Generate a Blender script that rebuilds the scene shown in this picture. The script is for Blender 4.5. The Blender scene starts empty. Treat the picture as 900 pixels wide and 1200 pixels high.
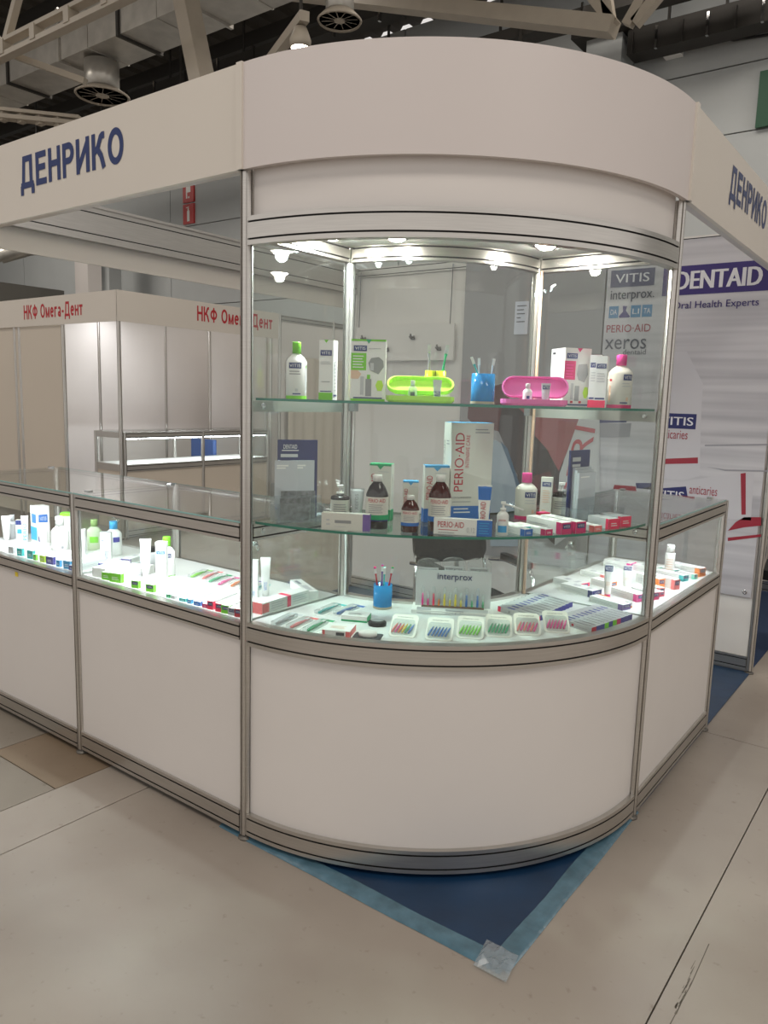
import bpy, math, random
from mathutils import Vector, Matrix
random.seed(7)
SC = bpy.context.scene
COL = SC.collection
PI = math.pi
R = math.radians

# ------------------------------------------------------------------ camera
CAM = Vector((1.8243, -2.6989, 1.5195))
YAW, PITCH, ROLL, FPX = 2.2114, -0.1477, 0.0289, 894.155
FW = Vector((math.cos(YAW)*math.cos(PITCH), math.sin(YAW)*math.cos(PITCH), math.sin(PITCH)))
_r = FW.cross(Vector((0, 0, 1))).normalized(); _u = _r.cross(FW)
RT = _r*math.cos(ROLL)+_u*math.sin(ROLL)
UP = _u*math.cos(ROLL)-_r*math.sin(ROLL)
cd = bpy.data.cameras.new('camera')
cam = bpy.data.objects.new('camera', cd); COL.objects.link(cam)
cam.matrix_world = Matrix(((RT.x, UP.x, -FW.x, CAM.x), (RT.y, UP.y, -FW.y, CAM.y), (RT.z, UP.z, -FW.z, CAM.z), (0, 0, 0, 1)))
cd.sensor_fit = 'HORIZONTAL'; cd.sensor_width = 36.0; cd.lens = FPX*36/900; cd.clip_start = .05; cd.clip_end = 200
SC.camera = cam

# ------------------------------------------------------------------ world, light, exposure
w = bpy.data.worlds.new('hall_ambient'); SC.world = w; w.use_nodes = True
w.node_tree.nodes['Background'].inputs[0].default_value = (1.0, .955, .915, 1)
w.node_tree.nodes['Background'].inputs[1].default_value = .68
SC.view_settings.view_transform = 'Standard'; SC.view_settings.look = 'None'
SC.view_settings.exposure = 0.2; SC.view_settings.gamma = 1.0; SC.view_settings.use_curve_mapping = False
SC.cycles.transparent_max_bounces = 32
SC.cycles.max_bounces = 8
SC.cycles.caustics_reflective = False; SC.cycles.caustics_refractive = False
SC.cycles.sample_clamp_indirect = 6.0
def area(name, loc, size, power, color=(1, .92, .83), rot=(0, 0, 0), sy=None):
    l = bpy.data.lights.new(name, 'AREA'); l.energy = power; l.color = color
    l.shape = 'RECTANGLE'; l.size = size; l.size_y = sy or size
    o = bpy.data.objects.new(name, l); COL.objects.link(o); o.location = loc; o.rotation_euler = rot
    return o
# hall ceiling luminaires, with more added near the back wall to brighten it
for x, y, p in ((-3.5, -3.6, 70), (1.5, -4.6, 80), (5.5, -2.2, 120), (-1.0, .7, 45), (-6.5, 3.6, 130), (-9.5, -1.5, 110), (-.8, 5.2, 85), (-15.5, 4.0, 150), (4.0, 5.9, 110)):
    area('hall_area_light', (x, y, 7.1 if y > 5 else 6.6), 2.6, p*1.1, sy=1.4)

# ------------------------------------------------------------------ pixel -> place
def ray(u, v): return FW + RT*((u-450)/FPX) - UP*((v-600)/FPX)
def onz(u, v, z): d = ray(u, v); return CAM+d*((z-CAM.z)/d.z)
def ony(u, v, y): d = ray(u, v); return CAM+d*((y-CAM.y)/d.y)
def onx(u, v, x): d = ray(u, v); return CAM+d*((x-CAM.x)/d.x)
def onr(u, v, r):
    d = ray(u, v); a = d.x**2+d.y**2; b = 2*(CAM.x*d.x+CAM.y*d.y); c = CAM.x**2+CAM.y**2-r*r
    return CAM+d*((-b-math.sqrt(b*b-4*a*c))/(2*a))
def mpp(p): return (Vector(p)-CAM).dot(FW)/FPX          # metres per pixel at p
def facing(p): return math.atan2(CAM.y-p[1], CAM.x-p[0])+PI/2

# ------------------------------------------------------------------ materials
def srgb(r, g, b):
    f = lambda c: (c/255/12.92) if c/255 <= .04045 else ((c/255+.055)/1.055)**2.4
    return (f(r), f(g), f(b), 1)
_m = {}
def mat(name, col, rough=.5, metal=0.0, spec=.5, noise=0.0, nscale=8, bump=0.0, trans=None, emit=None, stretch=None):
    if name in _m: return _m[name]
    m = bpy.data.materials.new(name); m.use_nodes = True; nt = m.node_tree; b = nt.nodes['Principled BSDF']
    b.inputs['Base Color'].default_value = col; b.inputs['Roughness'].default_value = rough; b.inputs['Metallic'].default_value = metal
    b.inputs['Specular IOR Level'].default_value = spec
    if noise or bump:
        tc = nt.nodes.new('ShaderNodeTexCoord'); n = nt.nodes.new('ShaderNodeTexNoise'); n.inputs['Scale'].default_value = nscale; n.inputs['Detail'].default_value = 6
        src = tc.outputs['Object']
        if stretch:
            mp = nt.nodes.new('ShaderNodeMapping'); mp.inputs['Scale'].default_value = stretch; nt.links.new(src, mp.inputs[0]); src = mp.outputs[0]
        nt.links.new(src, n.inputs['Vector'])
        if noise:
            mx = nt.nodes.new('ShaderNodeMix'); mx.data_type = 'RGBA'; mx.blend_type = 'MULTIPLY'
            rp = nt.nodes.new('ShaderNodeValToRGB'); rp.color_ramp.elements[0].position = .3; rp.color_ramp.elements[1].position = .7
            k = 1-noise; rp.color_ramp.elements[0].color = (k, k, k, 1); rp.color_ramp.elements[1].color = (1, 1, 1, 1)
            nt.links.new(n.outputs['Fac'], rp.inputs[0]); mx.inputs[0].default_value = 1
            mx.inputs[6].default_value = col; nt.links.new(rp.outputs[0], mx.inputs[7]); nt.links.new(mx.outputs[2], b.inputs['Base Color'])
        if bump:
            bp = nt.nodes.new('ShaderNodeBump'); bp.inputs['Strength'].default_value = bump; bp.inputs['Distance'].default_value = .01
            nt.links.new(n.outputs['Fac'], bp.inputs['Height']); nt.links.new(bp.outputs[0], b.inputs['Normal'])
    if emit:
        b.inputs['Emission Color'].default_value = col; b.inputs['Emission Strength'].default_value = emit
    _m[name] = m; return m
def glass(name, tint, rough=0.0, ior=1.5, body=0.0):
    if name in _m: return _m[name]
    m = bpy.data.materials.new(name); m.use_nodes = True; nt = m.node_tree; N = nt.nodes; L = nt.links
    N.clear(); out = N.new('ShaderNodeOutputMaterial'); tr = N.new('ShaderNodeBsdfTransparent'); gl = N.new('ShaderNodeBsdfGlossy'); mx = N.new('ShaderNodeMixShader')
    lw = N.new('ShaderNodeLayerWeight'); lw.inputs[0].default_value = .5; pw = N.new('ShaderNodeMath'); pw.operation = 'POWER'; pw.inputs[1].default_value = 5.0     # Schlick reflectance, the same on both sides of the pane
    f0 = ((ior-1)/(ior+1))**2; fr = N.new('ShaderNodeMapRange'); fr.inputs[3].default_value = f0; fr.inputs[4].default_value = 1.0
    L.new(lw.outputs['Facing'], pw.inputs[0]); L.new(pw.outputs[0], fr.inputs[0])
    tr.inputs[0].default_value = tint; gl.inputs['Roughness'].default_value = rough
    base = tr.outputs[0]
    if body:
        df = N.new('ShaderNodeBsdfDiffuse'); df.inputs[0].default_value = tint; m2 = N.new('ShaderNodeMixShader'); m2.inputs[0].default_value = body
        L.new(tr.outputs[0], m2.inputs[1]); L.new(df.outputs[0], m2.inputs[2]); base = m2.outputs[0]
    L.new(fr.outputs[0], mx.inputs[0]); L.new(base, mx.inputs[1]); L.new(gl.outputs[0], mx.inputs[2]); L.new(mx.outputs[0], out.inputs[0])
    _m[name] = m; return m
ALU = mat('brushed_aluminium', srgb(206, 202, 196), .28, .9, noise=.12, nscale=40, stretch=(.2, .2, 6))
ALUD = mat('groove_dark', srgb(42, 40, 38), .6, .3)
PANEL = mat('white_laminate', srgb(224, 219, 215), .38, noise=.03, nscale=3)
DECKM = mat('white_deck', srgb(222, 222, 220), .35)
GLASS = glass('clear_glass', (.965, .985, .975, 1))
GLASSE = mat('green_glass_edge', srgb(30, 120, 100), .15, 0, .6)
SHELFG = glass('shelf_glass', (.90, .965, .94, 1))
ACRY = glass('clear_acrylic', (.93, .95, .96, 1), .02, 1.49, .05)
BLIS = glass('blister_plastic', (.93, .95, .95, 1), .06, 1.5, .08)
def flat(name, r, g, b, rough=.45): return mat('ink_'+name, srgb(r, g, b), rough)
WHITE = flat('white', 236, 235, 232); OFFW = flat('offwhite', 222, 218, 210); NAVY = flat('navy', 38, 52, 112); GREEN = flat('green', 120, 205, 40)
LIME = flat('lime', 190, 230, 60); PINK = flat('pink', 235, 60, 150); MAGENTA = flat('magenta', 205, 35, 105); HOT = flat('hotpink', 240, 50, 95); RED = flat('red', 190, 35, 55)
BLUE = flat('blue', 45, 110, 190); SKY = flat('sky', 60, 160, 215); TEAL = flat('teal', 50, 185, 185); GREY = flat('grey', 150, 150, 152); LGREY = flat('lightgrey', 195, 196, 198)
DGREY = flat('darkgrey', 70, 70, 76); BLACK = flat('black', 22, 22, 24); PURPLE = flat('purple', 120, 95, 165); EMER = flat('emerald', 25, 165, 105); ORANGE = flat('orange', 240, 130, 50)
YELL = flat('yellow', 240, 215, 60); PEACH = flat('peach', 225, 190, 165); INDIGO = flat('indigo', 70, 70, 150); SALMON = flat('salmon', 240, 120, 120); MINT = flat('mint', 120, 215, 190)
AMBER = mat('amber_brown_plastic', srgb(70, 22, 18), .12, 0, .6); DBOT = mat('dark_bottle', srgb(30, 24, 24), .12, 0, .6)
CHROME = mat('chrome', srgb(215, 215, 215), .12, 1.0)
BLKF = mat('black_fabric', srgb(26, 26, 28), .85, noise=.2, nscale=60, bump=.2)
BLKP = mat('black_plastic', srgb(24, 24, 25), .4)
SILV = mat('silver_print', srgb(196, 200, 206), .35, .0, noise=.12, nscale=14)

# ------------------------------------------------------------------ mesh builder
_txt = {}
def text_mesh(s):
    k = s
    if k in _txt: return _txt[k]
    c = bpy.data.curves.new('lettering_source', 'FONT'); c.body = s; c.resolution_u = 3; c.fill_mode = 'FRONT'
    o = bpy.data.objects.new('lettering_source', c); COL.objects.link(o)
    bpy.context.view_layer.update()
    e = o.evaluated_get(bpy.context.evaluated_depsgraph_get()); me = e.to_mesh()
    vs = [(v.co.x, v.co.y) for v in me.vertices]; fs = [tuple(p.vertices) for p in me.polygons]
    e.to_mesh_clear(); bpy.data.objects.remove(o); bpy.data.curves.remove(c)
    x0 = min(v[0] for v in vs); x1 = max(v[0] for v in vs); y0 = min(v[1] for v in vs); y1 = max(v[1] for v in vs)
    vs = [((x-x0)/(x1-x0), (y-y0)/(y1-y0), 0) for x, y in vs]
    def inside(q, t):
        a, b, c_ = (vs[i] for i in t[:3]); g = lambda a, b: (b[0]-a[0])*(q[1]-a[1])-(b[1]-a[1])*(q[0]-a[0]); d = (g(a, b), g(b, c_), g(c_, a)); return min(d) > 1e-8 or max(d) < -1e-8
    nlift = 0                                     # strokes of a glyph that overlap: lift one over the other
    if any(ord(ch) > 1000 for ch in s):
        for i, t in enumerate(fs):
            q = (sum(vs[k][0] for k in t)/len(t), sum(vs[k][1] for k in t)/len(t))
            if any(inside(q, u) for j, u in enumerate(fs) if j != i):
                nlift += 1; base = len(vs); vs += [(vs[k][0], vs[k][1], 1+nlift % 4) for k in t]; fs[i] = tuple(range(base, base+len(t)))
    _txt[k] = (vs, fs); return _txt[k]

class MB:
    def __init__(s): s.v = []; s.f = []; s.m = []; s.sm = []; s.mats = []
    def mi(s, m):
        if m not in s.mats: s.mats.append(m)
        return s.mats.index(m)
    def add(s, vs, fs, m, smooth=False):
        b = len(s.v); s.v += [tuple(v) for v in vs]; i = s.mi(m)
        for f in fs: s.f.append(tuple(b+k for k in f)); s.m.append(i); s.sm.append(smooth)
        return s
    def box(s, x0, x1, y0, y1, z0, z1, m, M=None):
        vs = [Vector((x, y, z)) for z in (z0, z1) for y in (y0, y1) for x in (x0, x1)]
        if M is not None: vs = [M@v for v in vs]
        return s.add(vs, [(0, 2, 3, 1), (4, 5, 7, 6), (0, 1, 5, 4), (2, 6, 7, 3), (0, 4, 6, 2), (1, 3, 7, 5)], m)
    def rbox(s, x0, x1, y0, y1, z0, z1, m, r=.004, n=3, M=None):     # rounded in plan, flat top and bottom with a small chamfer
        pts = []
        for cx, cy, a0 in ((x1-r, y1-r, 0), (x0+r, y1-r, 90), (x0+r, y0+r, 180), (x1-r, y0+r, 270)):
            for k in range(n+1): a = R(a0+90*k/n); pts.append((cx+r*math.cos(a), cy+r*math.sin(a)))
        return s.prism(pts, z0, z1, m, M)
    def prism(s, pts, z0, z1, m, M=None, smooth=False):
        n = len(pts); vs = [Vector((x, y, z0)) for x, y in pts]+[Vector((x, y, z1)) for x, y in pts]
        if M is not None: vs = [M@v for v in vs]
        fs = [tuple(range(n-1, -1, -1)), tuple(range(n, 2*n))]
        s.add(vs, fs, m); b = len(s.v)-2*n; i = s.mi(m)
        for k in range(n): s.f.append((b+k, b+(k+1) % n, b+n+(k+1) % n, b+n+k)); s.m.append(i); s.sm.append(smooth)
        return s
    def lathe(s, prof, m, n=20, sx=1, sy=1, M=None, a0=0, a1=360, smooth=True, cap=True):   # prof: (r, z) or (r, z, material for the band above)
        full = abs(a1-a0) >= 360; cnt = n if full else n+1
        rings = []
        for p in prof:
            ring = []
            for k in range(cnt):
                a = R(a0+(a1-a0)*k/n); v = Vector((p[0]*math.cos(a)*sx, p[0]*math.sin(a)*sy, p[1]))
                ring.append(M@v if M is not None else v)
            rings.append(ring)
        b = len(s.v); s.v += [tuple(v) for r_ in rings for v in r_]
        for j in range(len(prof)-1):
            i = s.mi(prof[j][2] if len(prof[j]) > 2 else m)
            for k in range(n):
                k2 = (k+1) % cnt if full else k+1
                s.f.append((b+j*cnt+k, b+j*cnt+k2, b+(j+1)*cnt+k2, b+(j+1)*cnt+k)); s.m.append(i); s.sm.append(smooth)
        if full and cap:
            for j, rev in ((0, True), (len(prof)-1, False)):
                if prof[j][0] > 1e-5:
                    ids = [b+j*cnt+k for k in range(cnt)]; s.f.append(tuple(ids[::-1] if rev else ids)); s.m.append(s.mi(m)); s.sm.append(False)
        return s
    def tube(s, path, r, m, n=8, closed=False):
        path = [Vector(p) for p in path]; N = len(path); rs = r if isinstance(r, (list, tuple)) else [r]*N
        b = len(s.v); up = Vector((0, 0, 1)); prev = None
        for i, p in enumerate(path):
            t = (path[(i+1) % N]-path[i-1]) if (closed or 0 < i < N-1) else (path[1]-path[0] if i == 0 else path[-1]-path[-2])
            t.normalize()
            a = prev-t*prev.dot(t) if prev is not None else t.cross(up if abs(t.z) < .95 else Vector((1, 0, 0)))
            a.normalize(); prev = a; c = t.cross(a)
            for k in range(n): q = 2*PI*k/n; s.v.append(tuple(p+a*(rs[i]*math.cos(q))+c*(rs[i]*math.sin(q))))
        im = s.mi(m)
        for i in range(N if closed else N-1):
            for k in range(n):
                j = (i+1) % N
                s.f.append((b+i*n+k, b+i*n+(k+1) % n, b+j*n+(k+1) % n, b+j*n+k)); s.m.append(im); s.sm.append(True)
        if not closed:
            s.f.append(tuple(b+k for k in range(n-1, -1, -1))); s.m.append(im); s.sm.append(False)
            s.f.append(tuple(b+(N-1)*n+k for k in range(n))); s.m.append(im); s.sm.append(False)
        return s
    def sweep(s, prof, path, nrm, m, mats=None, smooth_len=False):   # prof: closed (offset along nrm, z); path: xy points; nrm: xy outward per path point
        n = len(prof)
        for k in range(n):                       # a strip of its own for each side keeps the profile's edges sharp
            b = len(s.v); k2 = (k+1) % n
            for p, q in zip(path, nrm):
                for o, z in (prof[k], prof[k2]): s.v.append((p[0]+q[0]*o, p[1]+q[1]*o, z))
            for i in range(len(path)-1): s.f.append((b+2*i, b+2*i+2, b+2*i+3, b+2*i+1)); s.m.append(s.mi(mats[k] if mats else m)); s.sm.append(smooth_len)
        b = len(s.v)
        for p, q in ((path[0], nrm[0]), (path[-1], nrm[-1])):
            for o, z in prof: s.v.append((p[0]+q[0]*o, p[1]+q[1]*o, z))
        s.f.append(tuple(b+k for k in range(n))); s.m.append(s.mi(m)); s.sm.append(False)
        e = b+n; s.f.append(tuple(e+k for k in range(n-1, -1, -1))); s.m.append(s.mi(m)); s.sm.append(False)
        return s
    # faces: F = (origin, u vector, v vector, normal)
    def rect(s, F, u0, u1, v0, v1, m, h=.0003):
        o, U, V, N = F
        return s.add([o+U*a+V*c+N*h for a, c in ((u0, v0), (u1, v0), (u1, v1), (u0, v1))], [(0, 1, 2, 3)], m)
    def poly(s, F, pts, m, h=.0003):
        o, U, V, N = F
        return s.add([o+U*a+V*c+N*h for a, c in pts], [tuple(range(len(pts)))], m)
    def text(s, F, t, u0, u1, v0, v1, m, h=.0006, bold=.0):
        o, U, V, N = F; vs, fs = text_mesh(t); W = U*(u1-u0); bx = bold*((V*(v1-v0)).length)/max(W.length, 1e-6)*.9
        for i, dx in enumerate((0,) if not bold else (-bx, 0, bx)):
            s.add([o+U*(u0+(a*(1-2*bx)+bx+dx)*(u1-u0))+V*(v0+c*(v1-v0))+N*(h+.0008*i+.00015*l) for a, c, l in vs], fs, m)
        return s
    def cyrillic(s, F, t, u0, u1, v0, v1, m, h=.0006, wt=.15):
        E = lambda cx, cy, rx, ry, a0, a1, n=20: [(cx+rx*math.cos(R(a0+(a1-a0)*k/n)), cy+ry*math.sin(R(a0+(a1-a0)*k/n))) for k in range(n+1)]
        w2 = wt/2
        G = {'Д': (.86, [[(.02, w2), (.84, w2)], [(.08, w2), (.08, -.2)], [(.78, w2), (.78, -.2)], [(.16, w2), (.24, 1-w2), (.67, 1-w2), (.67, w2)]]),
             'Е': (.66, [[(w2, 0), (w2, 1)], [(w2, 1-w2), (.64, 1-w2)], [(w2, .53), (.59, .53)], [(w2, w2), (.66, w2)]]),
             'Н': (.72, [[(w2, 0), (w2, 1)], [(.72-w2, 0), (.72-w2, 1)], [(w2, .53), (.72-w2, .53)]]),
             'Р': (.66, [[(w2, 0), (w2, 1)], [(w2, 1-w2), (.36, 1-w2)]+E(.36, .69, .30-w2, .31-w2, 90, -90, 14)+[(w2, .38+w2)]]),
             'И': (.74, [[(w2, 0), (w2, 1)], [(.74-w2, 0), (.74-w2, 1)], [(w2, .12), (.74-w2, .88)]]),
             'К': (.72, [[(w2, 0), (w2, 1)], [(w2, .46), (.32, .58), (.48, .86), (.56, 1-w2), (.68, 1-w2)], [(.3, .57), (.5, .35), (.64, 0)]]),
             'О': (.80, [E(.40, .5, .40-w2, .5-w2, 0, 360, 36)]),
             'Ф': (.92, [[(.46, 0), (.46, 1)], E(.46, .52, .44-w2, .35-w2, 0, 360, 32)]),
             'м': (.68, [[(w2, 0), (w2, .72)], [(.68-w2, 0), (.68-w2, .72)], [(w2, .66), (.34, .08), (.68-w2, .66)]]),
             'е': (.58, [E(.29, .36, .29-w2, .36-w2, 0, 318, 28), [(w2, .38), (.58-w2, .38)]]),
             'г': (.44, [[(w2, 0), (w2, .72)], [(w2, .72-w2), (.44, .72-w2)]]),
             'а': (.55, [[(.50-w2, 0), (.50-w2, .5)], E(.27, .5, .23-w2, .22-w2, 0, 160, 12), E(.25, .2, .23-w2, .20-w2, 0, 360, 20)]),
             '-': (.34, [[(.02, .36), (.32, .36)]]),
             'н': (.58, [[(w2, 0), (w2, .72)], [(.58-w2, 0), (.58-w2, .72)], [(w2, .38), (.58-w2, .38)]]),
             'т': (.52, [[(.26, 0), (.26, .72)], [(0, .72-w2), (.52, .72-w2)]])}
        x = 0; quads = []; li = 0
        for ch in t:
            if ch == ' ': x += .34; continue
            wd, sts = G[ch]
            for st in sts:
                li += 1; n = len(st); closed = n > 8 and abs(st[0][0]-st[-1][0])+abs(st[0][1]-st[-1][1]) < 1e-6; L_, R_ = [], []
                for i in range(n):
                    a = st[i-1] if i > 0 else (st[-2] if closed else st[0]); c = st[i+1] if i < n-1 else (st[1] if closed else st[-1])
                    d1 = Vector((st[i][0]-a[0], st[i][1]-a[1])); d2 = Vector((c[0]-st[i][0], c[1]-st[i][1]))
                    d1 = d1.normalized() if d1.length > 1e-9 else d2.normalized(); d2 = d2.normalized() if d2.length > 1e-9 else d1
                    tn = (d1+d2).normalized(); nn = Vector((-tn.y, tn.x)); k = min(1.6, 1/max(.3, nn.dot(Vector((-d1.y, d1.x)))))
                    L_.append((x+st[i][0]+nn.x*w2*k, st[i][1]+nn.y*w2*k)); R_.append((x+st[i][0]-nn.x*w2*k, st[i][1]-nn.y*w2*k))
                for i in range(n-1): quads.append((li % 4, [R_[i], R_[i+1], L_[i+1], L_[i]]))
            x += wd+.13
        xs = [q[0] for _, qs in quads for q in qs]; ys = [q[1] for _, qs in quads for q in qs]; xa, xb, ya, yb = min(xs), max(xs), min(ys), max(ys)
        o, U, V, N = F
        for l, qs in quads: s.add([o+U*(u0+(a-xa)/(xb-xa)*(u1-u0))+V*(v0+(c-ya)/(yb-ya)*(v1-v0))+N*(h+.0002*l) for a, c in qs], [(0, 1, 2, 3)], m)
        return s
    def build(s, name, parent=None, loc=None, rz=None):
        me = bpy.data.meshes.new(name); me.from_pydata(s.v, [], s.f)
        for m in s.mats: me.materials.append(m)
        me.polygons.foreach_set('material_index', s.m); me.polygons.foreach_set('use_smooth', s.sm); me.update()
        o = bpy.data.objects.new(name, me); COL.objects.link(o)
        if parent is not None: o.parent = parent
        if loc is not None: o.location = loc
        if rz is not None: o.rotation_euler = (0, 0, rz)
        return o

def tag(o, label, cat, group=None, kind=None):
    o['label'] = label; o['category'] = cat
    if group: o['group'] = group
    if kind: o['kind'] = kind
    return o
def struct(o): o['kind'] = 'structure'; return o
def empty(name, loc=(0, 0, 0), rz=0):
    o = bpy.data.objects.new(name, None); COL.objects.link(o); o.location = loc; o.rotation_euler = (0, 0, rz); o.empty_display_size = .1; return o
def dup(o, parent=None):
    c = o.copy(); COL.objects.link(c)
    if parent is not None: c.parent = parent
    for ch in list(o.children): dup(ch, c)
    return c
def sub(name, mesh, parent, loc=(0, 0, 0), rot=(0, 0, 0)):
    o = bpy.data.objects.new(name, mesh); COL.objects.link(o); o.parent = parent; o.location = loc; o.rotation_euler = rot; return o
V3 = Vector
def ffront(y, x0=0, z0=0, w=1, h=1): return (V3((x0, y, z0)), V3((w, 0, 0)), V3((0, 0, h)), V3((0, -1, 0)))

# ------------------------------------------------------------------ floor
def floor_mat(name, c1, c2, rough):
    m = bpy.data.materials.new(name); m.use_nodes = True; nt = m.node_tree; b = nt.nodes['Principled BSDF']; L = nt.links
    tc = nt.nodes.new('ShaderNodeTexCoord')
    def noise(sc, det): n = nt.nodes.new('ShaderNodeTexNoise'); n.inputs['Scale'].default_value = sc; n.inputs['Detail'].default_value = det; L.new(tc.outputs['Object'], n.inputs['Vector']); return n
    a = noise(1.1, 5); rp = nt.nodes.new('ShaderNodeValToRGB'); rp.color_ramp.elements[0].color = c1; rp.color_ramp.elements[1].color = c2
    rp.color_ramp.elements[0].position = .35; rp.color_ramp.elements[1].position = .68; L.new(a.outputs['Fac'], rp.inputs[0])
    s_ = noise(26, 8); r2 = nt.nodes.new('ShaderNodeValToRGB'); r2.color_ramp.elements[0].position = .2; r2.color_ramp.elements[1].position = .36
    r2.color_ramp.elements[0].color = (.55, .5, .45, 1); r2.color_ramp.elements[1].color = (1, 1, 1, 1); L.new(s_.outputs['Fac'], r2.inputs[0])
    mx = nt.nodes.new('ShaderNodeMix'); mx.data_type = 'RGBA'; mx.blend_type = 'MULTIPLY'; mx.inputs[0].default_value = .8; L.new(rp.outputs[0], mx.inputs[6]); L.new(r2.outputs[0], mx.inputs[7]); L.new(mx.outputs[2], b.inputs['Base Color'])
    rr = nt.nodes.new('ShaderNodeMapRange'); rr.inputs[3].default_value = rough-.08; rr.inputs[4].default_value = rough+.12; L.new(noise(3, 4).outputs['Fac'], rr.inputs[0]); L.new(rr.outputs[0], b.inputs['Roughness'])
    bp = nt.nodes.new('ShaderNodeBump'); bp.inputs['Strength'].default_value = .06; bp.inputs['Distance'].default_value = .01; L.new(noise(9, 3).outputs['Fac'], bp.inputs['Height']); L.new(bp.outputs[0], b.inputs['Normal'])
    return m
FL1 = floor_mat('polished_concrete', srgb(150, 140, 130), srgb(169, 160, 150), .38)
FL2 = floor_mat('brown_stained_concrete', srgb(118, 101, 82), srgb(144, 127, 107), .45)
FL3 = floor_mat('rough_concrete', srgb(126, 118, 107), srgb(148, 139, 127), .5)
fl = MB().box(-24, 12, -10, 20, -.12, -.012, mat('joint_filler', srgb(62, 56, 50), .9)).build('floor'); struct(fl)
J = .0022
xs = [(-24, -5), (-5, -1.79), (-1.79, -1.283), (-1.283, -.80), (-.80, -.54), (-.54, 1.364), (1.364, 3.7), (3.7, 12)]
for i, (a, b) in enumerate(xs):
    ys = [(-10, -1.24), (-1.24, 1.6), (1.6, 20)] if i in (2, 3) else ([(-10, .98), (.98, 20)] if i in (5, 6) else [(-10, 4), (4, 20)])
    for j, (c, d) in enumerate(ys):
        m = FL2 if (i == 3 and j == 1) else (FL3 if i in (2, 3) else FL1)
        MB().box(a+J, b-J, c+J, d-J, -.03, 0, m).build('slab', fl)
# scuffs in the concrete beside the long joint
sc = MB()
p0 = [(1.412, -.90), (1.416, -.72), (1.413, -.53)]
sc.tube([(x, y, .0002) for x, y in p0], .0011, mat('scuff', srgb(112, 105, 96), .9), 5)
for k in range(22):
    y = -.86+.2*random.random(); x = 1.402+.014*random.random()-.03*(y+.76); l_ = .012+.035*random.random(); w_ = .0006+.0016*random.random()
    sc.add([(x-w_, y, .0003), (x+w_, y, .0003), (x+w_*.4+l_*.02, y+l_, .0003), (x-w_*.4+l_*.02, y+l_, .0003)], [(0, 1, 2, 3)], mat('scuff', srgb(112, 105, 96), .9))
sc.build('scuff_mark', fl)

# ------------------------------------------------------------------ carpet under film
CARP = mat('blue_carpet_under_film', srgb(24, 60, 96), .4, noise=.35, nscale=5, bump=.35, stretch=(1, 1, 1))
TAPE = mat('blue_film_tape', srgb(92, 128, 146), .25, noise=.35, nscale=18, bump=.3)
cp = MB().prism([(-2.0, -.985), (-.12, -.985), (-.1, -1.0), (1.0, -1.0), (1.0, .04), (1.006, .1), (1.006, 2.04), (-2.0, 2.04)], 0, .006, CARP).build('carpet')
tag(cp, 'dark blue stand carpet under protective film, square corner showing below the rounded counter', 'carpet')
def tapestrip(x0, y0, x1, y1, wd, name='edge_tape'):
    d = V3((x1-x0, y1-y0, 0)); Ln = d.length; d.normalize(); n = V3((-d.y, d.x, 0)); mb = MB(); vs = []; N = 40
    for i in range(N+1):
        t = Ln*i/N; w1 = wd*(1+.05*math.sin(i*.37)+.03*random.random()); w2 = .003*math.sin(i*.31)+.002*random.random()
        p = V3((x0, y0, 0))+d*t
        for off, z in ((-.016-w2*.4, .0006), (-.003, .0068), (.02+w2, .0078), (w1, .0076)): vs.append(p+n*off+V3((0, 0, z+.0008*random.random())))
    fs = [(4*i+k, 4*(i+1)+k, 4*(i+1)+k+1, 4*i+k+1) for i in range(N) for k in range(3)]
    return mb.add(vs, fs, TAPE, True).build(name, cp)
tapestrip(-.12, -1.0, 1.0, -1.0, .043); tapestrip(1.0, -1.0, 1.0, .05, .043)
# crumpled clear tape at the corner
mb = MB(); N = 9; vs = []
for i in range(N):
    for j in range(N):
        a, b = i/(N-1), j/(N-1); vs.append((.93+.10*a-.02*b, -1.035+.11*b, .009+.012*random.random() if 0 < i < N-1 and 0 < j < N-1 else .007))
mb.add(vs, [(i*N+j, (i+1)*N+j, (i+1)*N+j+1, i*N+j+1) for i in range(N-1) for j in range(N-1)], glass('clear_tape', (.75, .82, .86, 1), .15, 1.5, .3))
mb.build('clear_tape', cp)
ncp = MB().box(-2.0, 1.0, 2.06, 6.0, 0, .005, mat('navy_carpet', srgb(38, 58, 92), .95, noise=.15, nscale=90)).build('carpet')
tag(ncp, 'dark blue carpet of the next stand, beyond the end post of the printed wall', 'carpet')

# ------------------------------------------------------------------ hall
HW = mat('grey_hall_panel', srgb(186, 190, 190), .6, noise=.05, nscale=2)
hw = MB().box(-24, 12, 8.03, 8.2, 0, 7.4, ALUD).build('wall_hall'); struct(hw)
zs = [(0, 1.72), (1.72, 3.33), (3.33, 4.93), (4.93, 5.735), (5.735, 7.4)]
for i, x0 in enumerate((-24, -18, -12, -6, 0, 6)):
    for a, b in zs: MB().box(x0+.01, x0+5.99, 8.0, 8.06, a+.008, b-.008, HW).build('cladding_panel', hw)
hl = MB().box(-24.2, -24, -10, 8.2, 0, 7.4, HW).build('wall_left'); struct(hl)
CEILM = mat('dark_corrugated_roof', srgb(70, 64, 56), .8, noise=.2, nscale=3)
ce = MB()
prof = []
for k in range(0, 180): x = -24+36*k/180; z = 7.5 if k % 2 == 0 else 7.56; prof += [(x, z), (x+.15, z)]
n = len(prof); ce.add([(x, -10, z) for x, z in prof]+[(x, 8.2, z) for x, z in prof], [(k, k+1, n+k+1, n+k) for k in range(n-1)], CEILM)
ceil = ce.build('ceiling'); struct(ceil)
STEEL = mat('painted_steel', srgb(168, 158, 143), .5, noise=.08, nscale=6)
DSTEEL = mat('dark_steel', srgb(50, 47, 43), .6, .2)
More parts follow.
